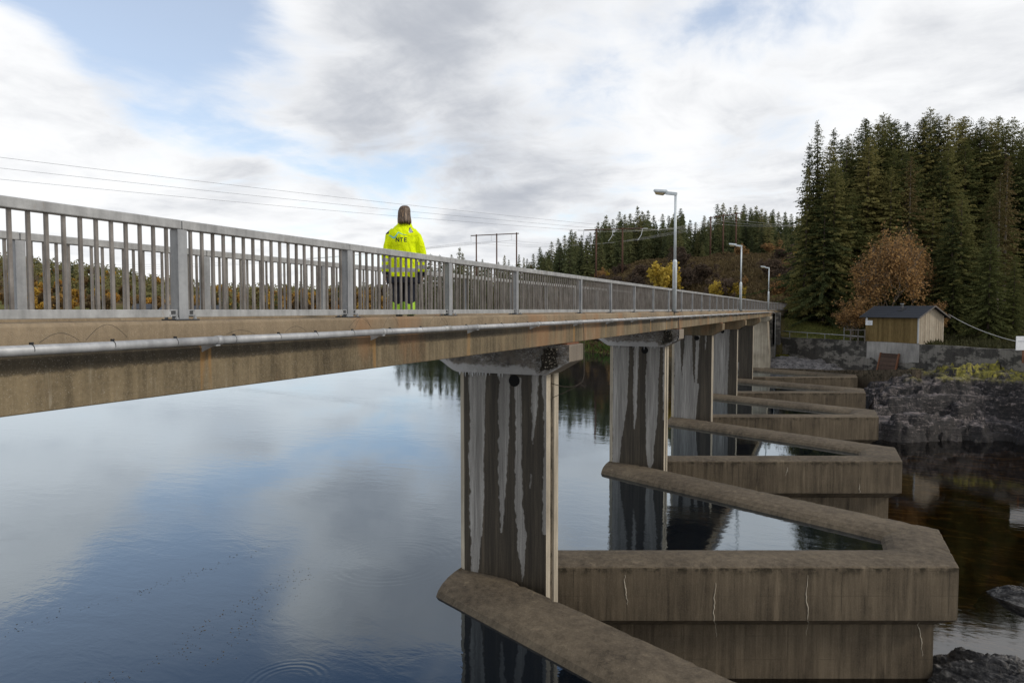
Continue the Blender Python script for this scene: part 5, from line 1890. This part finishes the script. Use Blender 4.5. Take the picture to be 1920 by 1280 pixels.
def build_hill_forest():
    var = [spruce_meshes(16, 2.7, 21, 0.9, 0.72, 'far_needles', 0.03, 0.7), spruce_meshes(16, 2.3, 22, 0.9, 0.7, 'far_needles', 0.03, 0.6), spruce_meshes(16, 3.1, 23, 0.9, 0.76, 'far_needles', 0.03, 0.8)]
    brown = spruce_meshes(16, 2.2, 24, 0.7, 0.9, 'brown_needles', 0.05)
    sil = [(988, 484), (1000, 474), (1012, 462), (1024, 470), (1034, 452), (1046, 446), (1058, 440), (1070, 430), (1078, 434), (1090, 440), (1106, 436), (1120, 416), (1135, 404), (1148, 412), (1160, 398), (1170, 402), (1180, 400), (1194, 387),
           (1203, 396), (1213, 394), (1224, 404), (1240, 402), (1252, 404), (1262, 400), (1274, 392), (1292, 412), (1302, 416), (1318, 404), (1330, 408), (1342, 384), (1353, 382), (1366, 390), (1376, 386), (1392, 384), (1404, 390), (1414, 387), (1424, 392), (1432, 396), (1446, 393), (1456, 398), (1468, 397), (1480, 402), (1490, 405), (1500, 404)]
    r = random.Random(9)
    n = 0
    for px, yt in sil:
        D = float(np.interp(px, [985, 1060, 1150, 1280, 1500], [235, 225, 225, 225, 235])) + r.uniform(-8, 8)
        z = gz(px, D)
        h = max(7, zat(yt, D) - z)
        plant('spruce_tree', r.choice(var), (*at(px, D), z - 0.5), h / 16, r.random() * 6.28, 'spruce on the far hill with its tip against the sky', 'spruce', 'skyline spruces on the far hill', 1.0 if h < 20 else 0.85)
    while n < 88:
        px = r.uniform(980, 1515)
        dmin = float(np.interp(px, [980, 1000, 1100, 1190, 1260, 1300, 1420, 1480, 1515], [175, 165, 172, 196, 176, 172, 184, 176, 165]))
        D = dmin + abs(r.gauss(0, 18)) + r.uniform(0, 22)
        ysky = float(np.interp(px, [s[0] for s in sil], [s[1] for s in sil]))
        z = gz(px, D)
        yt = ysky + r.uniform(8, 52)
        h = zat(yt, D) - z
        if h < 4.5:
            continue
        h = min(h, 21)
        ms = brown if r.random() < 0.06 else r.choice(var)
        plant('spruce_tree', ms, (*at(px, D), z - 0.4), h / 16, r.random() * 6.28, 'dark green spruce on the slope of the far hill', 'spruce', 'spruces covering the far hill', 1.08)
        n += 1
    # the rest of the wood on the hill, standing too close to tell apart
    g = np.random.default_rng(8)
    cv = np.empty(len(var[0][1].vertices) * 3, np.float32)
    low = spruce_meshes(16, 2.9, 29, 0.55, 1.05, 'far_needles', 0.03, 0.9)[1]
    cv = np.empty(len(low.vertices) * 3, np.float32)
    low.vertices.foreach_get('co', cv)
    cv = cv.reshape(-1, 3)
    lf = np.arange(len(cv), dtype=np.int32).reshape(-1, 4)
    VV, FF, TT = [], [], []
    off = 0
    for i in range(190):
        px = g.uniform(985, 1530)
        dmin = float(np.interp(px, [980, 1000, 1100, 1190, 1260, 1300, 1420, 1480, 1515], [190, 180, 186, 204, 190, 186, 196, 190, 180]))
        D = dmin + g.uniform(2, 55)
        z = gz(px, D)
        h = min(20, zat(float(np.interp(px, [q[0] for q in sil], [q[1] for q in sil])) + g.uniform(5, 30), D) - z)
        if h < 5:
            continue
        a = g.random() * 6.28
        c_, s_ = math.cos(a), math.sin(a)
        k_ = h / 16
        x, y = at(px, D)
        q = np.stack([(cv[:, 0] * c_ - cv[:, 1] * s_) * k_ + x, (cv[:, 0] * s_ + cv[:, 1] * c_) * k_ + y, cv[:, 2] * k_ + z - 0.4], 1)
        VV.append(q)
        FF.append(lf + off)
        off += len(q)
        TT.append(np.full(len(q), g.random()))
    kind(link('hill_forest', np_mesh('hill_forest', np.concatenate(VV), np.concatenate(FF), 'far_needles', np.concatenate(TT))), 'stuff', 'close spruce wood filling the far hill between the single trees')
    # small spruces on the shore line left of the hill
    for px, yt, D in ((847, 478, 260), (862, 464, 255), (868, 474, 262), (893, 487, 260), (905, 486, 258), (946, 478, 250), (954, 486, 255), (973, 477, 245), (982, 482, 240), (825, 478, 270), (808, 476, 275), (935, 490, 255), (915, 492, 256), (880, 490, 256)):
        z = gz(px, D)
        plant('spruce_tree', r.choice(var), (*at(px, D), z - 0.4), max(5, zat(yt, D) - z) / 16, r.random() * 6, 'small lone spruce on the low shore behind the railing', 'spruce', 'small spruces on the low shore', 0.8)
    for i in range(26):
        px = r.uniform(690, 1000)
        D = float(np.interp(px, [690, 860, 1000], [300, 225, 170])) + r.uniform(0, 50)
        z = gz(px, D)
        h = r.uniform(6, 12)
        h = min(h, zat(float(np.interp(px, [690, 860, 1000], [520, 505, 500])), D) - z)
        if h < 3:
            continue
        plant('spruce_tree', r.choice(var), (*at(px, D), z - 0.4), h / 16, r.random() * 6, 'spruce on the lake shore seen between the railing bars', 'spruce', 'spruces on the lake shore behind the bars', 1.1)
    for i in range(22):
        px = 752 + i * 10.6 + r.uniform(-4, 4)
        D = shore(px) + r.uniform(9, 26)
        z = gz(px, D)
        plant('spruce_tree', r.choice(var), (*at(px, D), z - 0.4), max(5, zat(r.uniform(488, 506), D) - z) / 16, r.random() * 6, 'spruce at the water edge, dark reflection under the bridge deck', 'spruce', 'spruces at the water edge behind the bars', 1.2)
    # golden and brown shrubs on the slope
    ye = limb_tree(6.0, 2.5, 31, 3600, 0.36, 'yellow_leaves', 'trunk_bark', 'multi', levels=3)
    tw = limb_tree(5.0, 2.9, 32, 3600, 0.38, 'twigs', 'trunk_bark', 'multi', levels=3)
    ru = limb_tree(5.0, 2.6, 33, 3000, 0.34, 'rust_leaves', 'trunk_bark', 'multi', levels=3)
    for px, yt, yb, D, lab in ((1235, 490, 540, 128, 'round golden yellow tree on the slope beside the first lamp'), (1336, 526, 575, 112, 'upright golden shrub below the heather slope'), (1372, 530, 575, 112, 'dull yellow shrub right of the golden one')):
        z = zat(yb, D)
        z = min(z, gz(px, D) + 0.3)
        h = zat(yt, D) - z
        plant('broadleaf_shrub', ye, (*at(px, D), z), h / 6.0, px, lab, 'shrub', None, 0.75 if px == 1336 else 1.0)
    for i in range(110):
        px = r.uniform(1060, 1530)
        D = r.uniform(106, 176)
        if 1280 < px < 1440 and D > 128 and r.random() < 0.8:
            continue
        z = gz(px, D)
        h = r.uniform(2.0, 4.5)
        q = r.random()
        ms, lab, grp = (tw, 'leafless brown thicket on the slope below the spruces', 'bare thickets on the slope') if q < 0.78 else ((ru, 'rust coloured bush on the slope below the spruces', 'rust bushes on the slope') if q < 0.97 else (ye, 'small yellow bush on the slope below the spruces', 'yellow bushes on the slope'))
        plant('broadleaf_shrub', ms, (*at(px, D), z - 0.3), h / 5, r.random() * 6, lab, 'shrub', grp)


def build_far_shore():
    r = random.Random(21)

    def single(meshes):
        """trunk and crown in one mesh for trees only a few pixels high"""
        bm = bmesh.new()
        bm.from_mesh(meshes[0])
        nt = len(bm.faces)
        bm.from_mesh(meshes[1])
        me = bpy.data.meshes.new('far_tree')
        bm.to_mesh(me)
        bm.free()
        me.materials.append(meshes[0].materials[0])
        me.materials.append(meshes[1].materials[0])
        idx = np.ones(len(me.polygons), np.int32)
        idx[:nt] = 0
        me.polygons.foreach_set('material_index', idx)
        return me
    dec = [single(limb_tree(11, 4.2, 60 + i, 900, 1.25, 'shore_leaves', 'trunk_bark', 'oval', levels=2)) for i in range(3)]
    con = [single(spruce_meshes(15, 2.5, 70 + i, 0.55, 1.5, 'far_needles', 0.05)) for i in range(2)]
    for i in range(290):
        px = r.uniform(-40, 720)
        sh = shore(px)
        D = sh + 16 + r.random() ** 1.5 * 260
        z = gz(px, D)
        up = (D - sh) / 276
        c = r.random() < (0.06 + 0.40 * up if px < 330 else 0.35)
        s = r.uniform(0.7, 1.25)
        me = r.choice(con if c else dec)
        o = link('far_spruce' if c else 'far_broadleaf', me, None, (*at(px, D), z - 0.5), r.random() * 6.28)
        o.scale = (s, s, s * r.uniform(0.85, 1.1))
        if c:
            tag(o, 'distant dark spruce on the far lake shore behind the bars', 'spruce', 'spruces on the far lake shore')
        else:
            tag(o, 'distant autumn coloured tree on the far lake shore', 'tree', 'autumn trees on the far lake shore')
    # the wooded ridge behind, too far to count
    g = np.random.default_rng(5)
    n = 1500
    px = g.uniform(-300, 760, n)
    D = np.interp(px, [-300, 760], [420, 420]) + g.uniform(100, 380, n)
    Z = ground(px, D)
    X = FH[0] * D + RH[0] * (px - 960) / FPX * D
    Y = FH[1] * D + RH[1] * (px - 960) / FPX * D
    P, U, W, T = [], [], [], []
    for i in range(n):
        h = g.uniform(8, 15)
        k_ = 34
        t = g.random(k_) ** 0.8
        az = g.random(k_) * 6.283
        rad = (1 - t) * h * 0.2 + 0.1
        P.append(np.stack([X[i] + np.cos(az) * rad, Y[i] + np.sin(az) * rad, Z[i] + t * h], 1))
        dv = unit(np.stack([np.cos(az), np.sin(az), np.full(k_, -0.6)], 1))
        U.append(dv * 2.2)
        W.append(unit(np.cross(dv, g.normal(size=(k_, 3)))) * 0.7)
        T.append(np.full(k_, g.random()))
    V, F = kites(np.concatenate(P), np.concatenate(U), np.concatenate(W))
    kind(link('forest', np_mesh('forest', V, F, 'far_needles', np.repeat(np.concatenate(T), 4))), 'stuff', 'dark wooded ridge beyond the lake on the left')
    # farmhouses on the far shore
    for i, (px, D, w_, h_, mw, lab) in enumerate(((319, 428, 11, 4.4, 'house_white', 'white house with dark roof on the far shore near the tall post'), (378, 445, 9, 4.0, 'house_grey', 'grey gabled house on the far shore right of the tall post'), (396, 446, 12, 4.2, 'house_white', 'long white house on the far shore further right'),
                                                 (268, 440, 10, 5.0, 'house_grey', 'brownish house among autumn trees left of the tall post'), (38, 425, 8, 4.5, 'house_white', 'pale house among autumn trees at the left edge'))):
        x, y = at(px, D)
        z = max(gz(px, D), -4.8)
        h = thing('house', lab, 'house', (x, y, z), YAW + 0.25 * (i - 2), 'houses on the far shore')
        MB().box(-w_ / 2, w_ / 2, -3.5, 3.5, -2, h_).build('wall', mw, h)
        MB().prism([(-4.2, h_), (4.2, h_), (0, h_ + 3.4)], 'x', -w_ / 2 - .5, w_ / 2 + .5).build('roof', 'house_roof', h)
        for q in range(4):
            xx = -w_ / 2 + (q + 0.6) * w_ / 4.4
            MB().box(xx, xx + 1.1, -3.56, -3.50, 1.2, 2.6).build('window', 'window_dark', h)


build_near_forest()
build_hill_forest()
build_far_shore()


def ground_cover(name, label, mat, n, pxr, dfun, hgt, wid, lean=0.35, keep=None, zfun=None, seed=1):
    g = np.random.default_rng(seed)
    px = g.uniform(pxr[0], pxr[1], n)
    D = dfun(px, g.random(n))
    if keep is not None:
        m = keep(px, D, g)
        px, D = px[m], D[m]
    n = len(px)
    Z = ground(px, D) if zfun is None else zfun(px, D)
    X = FH[0] * D + RH[0] * (px - 960) / FPX * D
    Y = FH[1] * D + RH[1] * (px - 960) / FPX * D
    P = np.stack([X, Y, Z - 0.05], 1)
    dv = unit(np.stack([g.normal(size=n) * lean, g.normal(size=n) * lean, np.ones(n)], 1))
    ln = hgt * (0.5 + g.random(n))
    wv = unit(np.cross(dv, g.normal(size=(n, 3)))) * (wid * (0.6 + 0.8 * g.random(n)))[:, None]
    V, F = kites(P, dv * ln[:, None], wv)
    clump = np.clip(fbm(X / 3, Y / 3, 3, seed) * 0.8 + g.normal(size=n) * 0.15, 0, 1)
    kind(link(name, np_mesh(name, V, F, mat, np.repeat(clump, 4))), 'stuff', label)


ground_cover('heather', 'brown heather and dead grass covering the hill slope', 'heather', 60000, (1000, 1530), lambda p, u: 100 + u ** 0.8 * 95, 0.75, 0.16, 0.6, seed=2)
ground_cover('bank_grass', 'green grass on the bank at the far end of the lake', 'green_blades', 16000, (1030, 1200), lambda p, u: np.interp(p, PK, [PROF[k][0][0] for k in PK]) + 3.2 + u * 16, 0.55, 0.07, 0.5, seed=3)
ground_cover('meadow_grass', 'yellow green grass on the slope by the bridge end', 'grass_blades', 26000, (1472, 1640), lambda p, u: np.interp(p, [w[0] for w in WALL], [w[1] for w in WALL]) + 1.2 + u * 22, 0.30, 0.035, 0.5, seed=4)
ground_cover('undergrowth', 'dark scrub and grass under the tall spruces', 'dark_scrub', 14000, (1600, 2000), lambda p, u: np.interp(p, [w[0] for w in WALL], [w[1] for w in WALL]) + 1.0 + u * 26, 0.6, 0.09, 0.5, seed=5)


def shelf_z(px, D):
    return np.full(px.shape, -5.75) + (D - 78) * 0.06


ground_cover('ledge_weeds', 'ochre weeds on the rock ledge at the foot of the abutment', 'moss_tufts', 3000, (1434, 1500), lambda p, u: 79.0 + u * 1.4, 0.40, 0.05, 0.5, zfun=shelf_z, seed=6)

# ------------------------------------------------------------------ person


def build_person():
    X, Y = -5.95, 9.06
    face = math.atan2(8.98, -5.9) - R_(8)            # looking away from the camera
    t = thing('person', 'person in yellow high-visibility jacket standing on the bridge, seen from behind', 'person', (X, Y, -0.16), face - math.pi / 2)
    t.scale = (0.94, 0.96, 1.0)
    # local axes: +Y forward (away from the camera), +X to the right

    def loft(mb, rings, n=22):
        """rings: (x, y, z, rx, ry)"""
        V, F = [], []
        for (x, y, z, rx, ry) in rings:
            for j in range(n):
                a = 2 * math.pi * j / n
                c, s = math.cos(a), math.sin(a)
                V.append((x + rx * math.copysign(abs(c) ** 0.85, c), y + ry * math.copysign(abs(s) ** 0.85, s), z))
        for i in range(len(rings) - 1):
            for j in range(n):
                F.append((i * n + j, i * n + (j + 1) % n, (i + 1) * n + (j + 1) % n, (i + 1) * n + j))
        F.append(tuple(range(n - 1, -1, -1)))
        F.append(tuple(range((len(rings) - 1) * n, len(rings) * n)))
        mb.add(V, F)
        return mb

    def remesh(mb, voxel, smooth=6):
        o = bpy.data.objects.new('tmp', mb.mesh('tmp', 'skin'))
        COL.objects.link(o)
        md = o.modifiers.new('r', 'REMESH')
        md.mode = 'VOXEL'
        md.voxel_size = voxel
        sm = o.modifiers.new('s', 'SMOOTH')
        sm.iterations = smooth
        dg = bpy.context.evaluated_depsgraph_get()
        me = bpy.data.meshes.new_from_object(o.evaluated_get(dg))
        bpy.data.objects.remove(o)
        me.materials.clear()
        me.polygons.foreach_set('use_smooth', [True] * len(me.polygons))
        return me

    def ball(mb, c, r, n=12):
        V, F = [], []
        for i in range(1, n):
            th = math.pi * i / n
            for j in range(2 * n):
                a = math.pi * j / n
                V.append((c[0] + r[0] * math.sin(th) * math.cos(a), c[1] + r[1] * math.sin(th) * math.sin(a), c[2] + r[2] * math.cos(th)))
        m = 2 * n
        for i in range(n - 2):
            for j in range(m):
                F.append((i * m + j, i * m + (j + 1) % m, (i + 1) * m + (j + 1) % m, (i + 1) * m + j))
        F.append(tuple(range(m)))
        F.append(tuple(range((n - 2) * m + m - 1, (n - 2) * m - 1, -1)))
        mb.add(V, F)
        return mb
    # body: one continuous surface from head to feet
    b = MB()
    hx = 0.012
    ball(b, (hx, 0.015, 1.655), (0.072, 0.092, 0.112))
    ball(b, (hx, 0.045, 1.595), (0.055, 0.062, 0.065))
    b.tube([(hx + .012, 0.098, 1.645), (hx + 0.016, 0.125, 1.615), (hx + .014, 0.105, 1.605)], [0.010, 0.014, 0.010], 8)
    for sx in (-1, 1):
        ball(b, (hx + sx * 0.074, 0.005, 1.64), (0.010, 0.020, 0.030), 8)
    b.tube([(0, 0, 1.38), (0.004, 0.0, 1.48), (hx, 0.01, 1.60)], [0.068, 0.056, 0.054], 14)
    loft(b, [(0, 0, 0.80, 0.155, 0.11), (0, -0.01, 0.92, 0.165, 0.12), (0, 0, 1.08, 0.13, 0.10), (0, 0, 1.25, 0.155, 0.11), (0, 0, 1.37, 0.15, 0.09), (0, 0, 1.43, 0.07, 0.06)])
    for sx in (-1, 1):
        b.tube([(sx * 0.15, 0, 1.37), (sx * 0.215, -0.01, 1.29), (sx * 0.283, -0.02, 1.05), (sx * 0.303, 0.03, 0.80), (sx * 0.306, 0.05, 0.735)], [0.055, 0.052, 0.044, 0.032, 0.026], 12)
        # palm and five fingers, slightly curled
        loft(b, [(sx * 0.306, 0.052, 0.745, 0.018, 0.030), (sx * 0.308, 0.06, 0.70, 0.016, 0.038), (sx * 0.306, 0.066, 0.655, 0.015, 0.039)], 12)
        for q, (dy, ln) in enumerate(((-0.030, 0.060), (-0.010, 0.072), (0.010, 0.078), (0.030, 0.070))):
            y0 = 0.066 + dy
            b.tube([(sx * 0.306, y0, 0.665), (sx * 0.303, y0 + .004, 0.655 - ln * 0.5), (sx * 0.286, y0 + .008, 0.655 - ln)], [0.0095, 0.009, 0.0075], 8)
        b.tube([(sx * 0.302, 0.088, 0.705), (sx * 0.290, 0.112, 0.675), (sx * 0.280, 0.118, 0.645)], [0.012, 0.010, 0.008], 8)
        b.tube([(sx * 0.09, 0, 0.86), (sx * 0.098, 0.01, 0.48), (sx * 0.10, -0.015, 0.28), (sx * 0.10, -0.02, 0.09)], [0.09, 0.062, 0.056, 0.04], 14)
        loft(b, [(sx * 0.102, 0.035, 0.012, 0.042, 0.115), (sx * 0.102, 0.035, 0.05, 0.042, 0.11), (sx * 0.10, -0.01, 0.10, 0.04, 0.06)], 14)
    def swing(v, x_lim):
        x, y, z = v
        if abs(x) > x_lim and z < 1.30:
            y += math.copysign(0.075, x) * min(1, (1.30 - z) / 0.55)
            if x > 0:
                x -= 0.02 * min(1, (1.30 - z) / 0.55)
        elif z < 0.78 and abs(x) < 0.21:
            y -= math.copysign(0.07, x) * min(1, (0.78 - z) / 0.6)
        return (x, y, z)
    b.v = [swing(v, 0.19) for v in b.v]
    body = link('body', remesh(b, 0.0085, 2), t)
    body.data.materials.append(MATS['skin'])
    for sx in (-1, 1):
        ball(MB(), (0, 0, 0), (1, 1, 1), 6)
        ball(MB(), (hx + sx * 0.03, 0.098, 1.655), (0.012, 0.008, 0.008), 6).build('eye', 'eye_dark', t, True)
    MB().tube([(hx - .022, 0.098, 1.572), (hx, 0.106, 1.570), (hx + .022, 0.098, 1.572)], 0.005, 6).build('mouth', 'skin', t)
    # jacket: loose, long, over the hips
    j = MB()
    loft(j, [(0, 0.0, 0.565, 0.275, 0.185), (0, 0.0, 0.62, 0.28, 0.19), (0, 0, 0.80, 0.255, 0.185), (0, 0, 1.00, 0.228, 0.175), (0, -0.005, 1.16, 0.212, 0.17), (0, -0.005, 1.30, 0.215, 0.158), (0, 0, 1.375, 0.205, 0.135), (0, 0.005, 1.43, 0.140, 0.105), (0.005, 0.01, 1.485, 0.105, 0.088), (0.008, 0.012, 1.525, 0.092, 0.082)], 30)
    for sx in (-1, 1):
        j.tube([(sx * 0.15, 0, 1.36), (sx * 0.215, -0.005, 1.295), (sx * 0.268, -0.02, 1.14), (sx * 0.295, -0.015, 1.00), (sx * 0.308, 0.02, 0.82), (sx * 0.312, 0.04, 0.705)], [0.070, 0.080, 0.076, 0.072, 0.066, 0.061], 16)
    # soft folds
    n_t = 10 * 30
    j.v = j.v[:n_t] + [swing(v, 0.0) for v in j.v[n_t:]]
    jm = remesh(j, 0.0085, 5)
    co = np.empty(len(jm.vertices) * 3, np.float32)
    jm.vertices.foreach_get('co', co)
    co = co.reshape(-1, 3)
    nrm = np.empty(len(jm.vertices) * 3, np.float32)
    jm.vertices.foreach_get('normal', nrm)
    nrm = nrm.reshape(-1, 3)
    fold = (fbm(co[:, 0] * 7 + co[:, 1] * 5, co[:, 2] * 3.2 + co[:, 0] * 2, 3, 77) - 0.5) * 0.055
    fold += (fbm(co[:, 0] * 17 + 4, co[:, 2] * 10, 2, 78) - 0.5) * 0.018
    co = co + nrm * fold[:, None]
    jm.vertices.foreach_set('co', co.ravel())
    jm.update()
    for mname in ('hivis_yellow', 'navy_cloth', 'reflective_tape'):
        jm.materials.append(MATS[mname])
    idx = []
    for p in jm.polygons:
        c = p.center
        arm = abs(c.x) > 0.238 - 0.10 * max(0, (c.z - 1.25) / 0.15)
        m = 0
        z = c.z + 0.02 * c.x
        if not arm:
            if z < 0.665:
                m = 1
            elif 0.735 < z < 0.80 or 0.955 < z < 1.005:
                m = 2
            if c.z > 1.505:
                m = 1
            if c.z > 1.34 and 0.10 < abs(c.x) < 0.20:
                # slanting shoulder yoke with tape, on the shoulder tops
                q = abs(c.x) - 0.14 + (1.40 - c.z) * 0.35
                if c.x > 0 and abs(q) < 0.030:
                    m = 2
                elif c.x > 0 and abs(q) < 0.044:
                    m = 1
        else:
            if c.z < 0.745:
                m = 1
            elif 0.79 < c.z < 0.85 or 0.90 < c.z < 0.95:
                m = 2
            elif c.z > 1.325 and c.x < -0.235 and c.y < 0.02:
                m = 1
        if abs(abs(c.x) - 0.228) < 0.014 and c.z < 0.90 and not arm:
            m = 1
        idx.append(m)
    jm.polygons.foreach_set('material_index', idx)
    jm.update()
    jk = link('jacket', jm, t)
    # lettering and wave line lying on the back of the jacket
    bvh = BVHTree.FromPolygons([tuple(v.co) for v in jm.vertices], [tuple(p.vertices) for p in jm.polygons])

    def on_back(x, z, lift=0.004):
        h = bvh.ray_cast(Vector((x, -1.0, z)), Vector((0, 1, 0)))
        return Vector((x, (h[0].y if h[0] else -0.16) - lift, z))

    def stroke(mb, pts, w):
        """flat ribbon along a polyline on the back"""
        P = []
        for a, c in zip(pts[:-1], pts[1:]):
            n = max(1, int(math.dist(a, c) / 0.010))
            for s in range(n):
                P.append((a[0] + (c[0] - a[0]) * s / n, a[1] + (c[1] - a[1]) * s / n))
        P.append(pts[-1])
        V, F = [], []
        for i, p in enumerate(P):
            a, c = P[max(0, i - 1)], P[min(len(P) - 1, i + 1)]
            d = Vector((c[0] - a[0], c[1] - a[1])).normalized()
            ww = w[0] + (w[1] - w[0]) * i / (len(P) - 1) if hasattr(w, '__len__') else w
            o = Vector((-d.y, d.x)) * ww / 2
            V += [on_back(p[0] + o.x, p[1] + o.y), on_back(p[0] - o.x, p[1] - o.y)]
        for i in range(len(P) - 1):
            F.append((2 * i, 2 * i + 1, 2 * i + 3, 2 * i + 2))
        mb.add(V, F)
    x0, z0, H, w = -0.105, 1.195, 0.066, 0.0125
    lt = MB()
    stroke(lt, [(x0, z0), (x0, z0 + H)], w)
    stroke(lt, [(x0 + 0.002, z0 + H - 0.003), (x0 + 0.046, z0 + 0.003)], w)
    stroke(lt, [(x0 + 0.048, z0), (x0 + 0.048, z0 + H)], w)
    x1 = x0 + 0.068
    stroke(lt, [(x1, z0 + H - w / 2), (x1 + 0.048, z0 + H - w / 2)], w)
    stroke(lt, [(x1 + 0.024, z0 + H - w), (x1 + 0.024, z0)], w)
    x2 = x0 + 0.138
    stroke(lt, [(x2, z0), (x2, z0 + H)], w)
    for zz in (w / 2, H / 2, H - w / 2):
        stroke(lt, [(x2 + w / 2, z0 + zz), (x2 + 0.038, z0 + zz)], w)
    lt.build('lettering', 'logo_black', jk)
    wv = MB()
    cur = [(-0.235, 1.30), (-0.21, 1.298), (-0.185, 1.287), (-0.165, 1.275), (-0.14, 1.270), (-0.115, 1.285), (-0.09, 1.315), (-0.07, 1.338), (-0.05, 1.332), (-0.02, 1.315), (0.02, 1.306), (0.068, 1.304)]
    for k_ in range(4):
        stroke(wv, [(p[0], p[1] - k_ * 0.0065 * math.sin(math.pi * min(1, i / 8))) for i, p in enumerate(cur)], 0.0062)
    wv.build('wave_mark', 'logo_blue', jk)
    w2 = MB()
    for k_ in range(3):
        stroke(w2, [(-0.09, 1.320 + k_ * .006), (-0.066, 1.346 + k_ * 0.004), (-0.04, 1.338 - k_ * .002), (0.0, 1.316 - k_ * .001)], 0.004)
    w2.build('wave_mark', 'logo_green', jk)
    # collar flap
    loft(MB(), [(0, 0, 0, 1, 1), (0, 0, 1, 1, 1)])
    # trousers
    tr = MB()
    loft(tr, [(0, 0, 0.60, 0.20, 0.145), (0, 0, 0.78, 0.20, 0.15), (0, 0, 0.92, 0.19, 0.14)], 24)
    for sx in (-1, 1):
        tr.tube([(sx * 0.095, 0, 0.78), (sx * 0.102, 0.0, 0.58), (sx * 0.104, 0.0, 0.42), (sx * 0.106, -0.015, 0.24), (sx * 0.106, -0.02, 0.075)], [0.115, 0.108, 0.098, 0.098, 0.098], 18)
    tr.v = [swing(v, 9.0) if v[2] < 0.78 and i >= 72 else v for i, v in enumerate(tr.v)]
    tm = remesh(tr, 0.0095, 4)
    for mname in ('navy_cloth', 'hivis_lime', 'reflective_tape'):
        tm.materials.append(MATS[mname])
    tm.polygons.foreach_set('material_index', [1 if p.center.z < 0.262 + 0.02 * math.cos(abs(p.center.x) * 30) else 0 for p in tm.polygons])
    link('trousers', tm, t)
    for sx in (-1, 1):
        bt = MB()
        loft(bt, [(sx * 0.104, 0.035, 0.001, 0.052, 0.145), (sx * 0.104, 0.035, 0.03, 0.054, 0.148), (sx * 0.104, 0.04, 0.075, 0.05, 0.125), (sx * 0.104, -0.01, 0.12, 0.056, 0.075), (sx * 0.104, -0.018, 0.16, 0.056, 0.065)], 18)
        bt.v = [(x, y - sx * 0.07, z) for x, y, z in bt.v]
        bt.build('boot', 'boot_leather', t, True)
    # straight hair to the collar, slightly turned to the right
    hr = MB()
    V, F = [], []
    n = 72
    rows = [(1.772, 0.014, 0.0), (1.768, 0.048, 0.0), (1.752, 0.074, -0.002), (1.725, 0.090, -0.004), (1.69, 0.098, -0.006), (1.65, 0.101, -0.010), (1.60, 0.105, -0.018), (1.56, 0.109, -0.028), (1.525, 0.110, -0.036), (1.50, 0.104, -0.042), (1.482, 0.080, -0.044)]

    for i, (z, r_, yo) in enumerate(rows):
        for j_ in range(n):
            a = 2 * math.pi * j_ / n
            c, s = math.cos(a), math.sin(a)
            ry = r_ * 1.12
            yy = s * ry + yo + 0.008
            if z < 1.70 and s > 0.25:
                yy = min(yy, 0.045)                       # open towards the face
            k_ = 1 + (0.030 * math.sin(j_ * 5.1) + 0.022 * math.sin(j_ * 1.9 + 0.3 * i) + 0.012 * math.sin(j_ * 11.7 + i)) * min(1, i / 3)
            V.append((hx + c * r_ * k_ + 0.006 * math.sin(z * 22), yy * k_, z + (0.018 * math.sin(j_ * 3.3) + 0.012 * math.sin(j_ * 1.37)) * (i > 7)))
    for i in range(len(rows) - 1):
        for j_ in range(n):
            F.append((i * n + j_, i * n + (j_ + 1) % n, (i + 1) * n + (j_ + 1) % n, (i + 1) * n + j_))
    F.append(tuple(range(n)))
    hr.add(V, F).build('hair', 'brown_hair', t, True)


build_person()
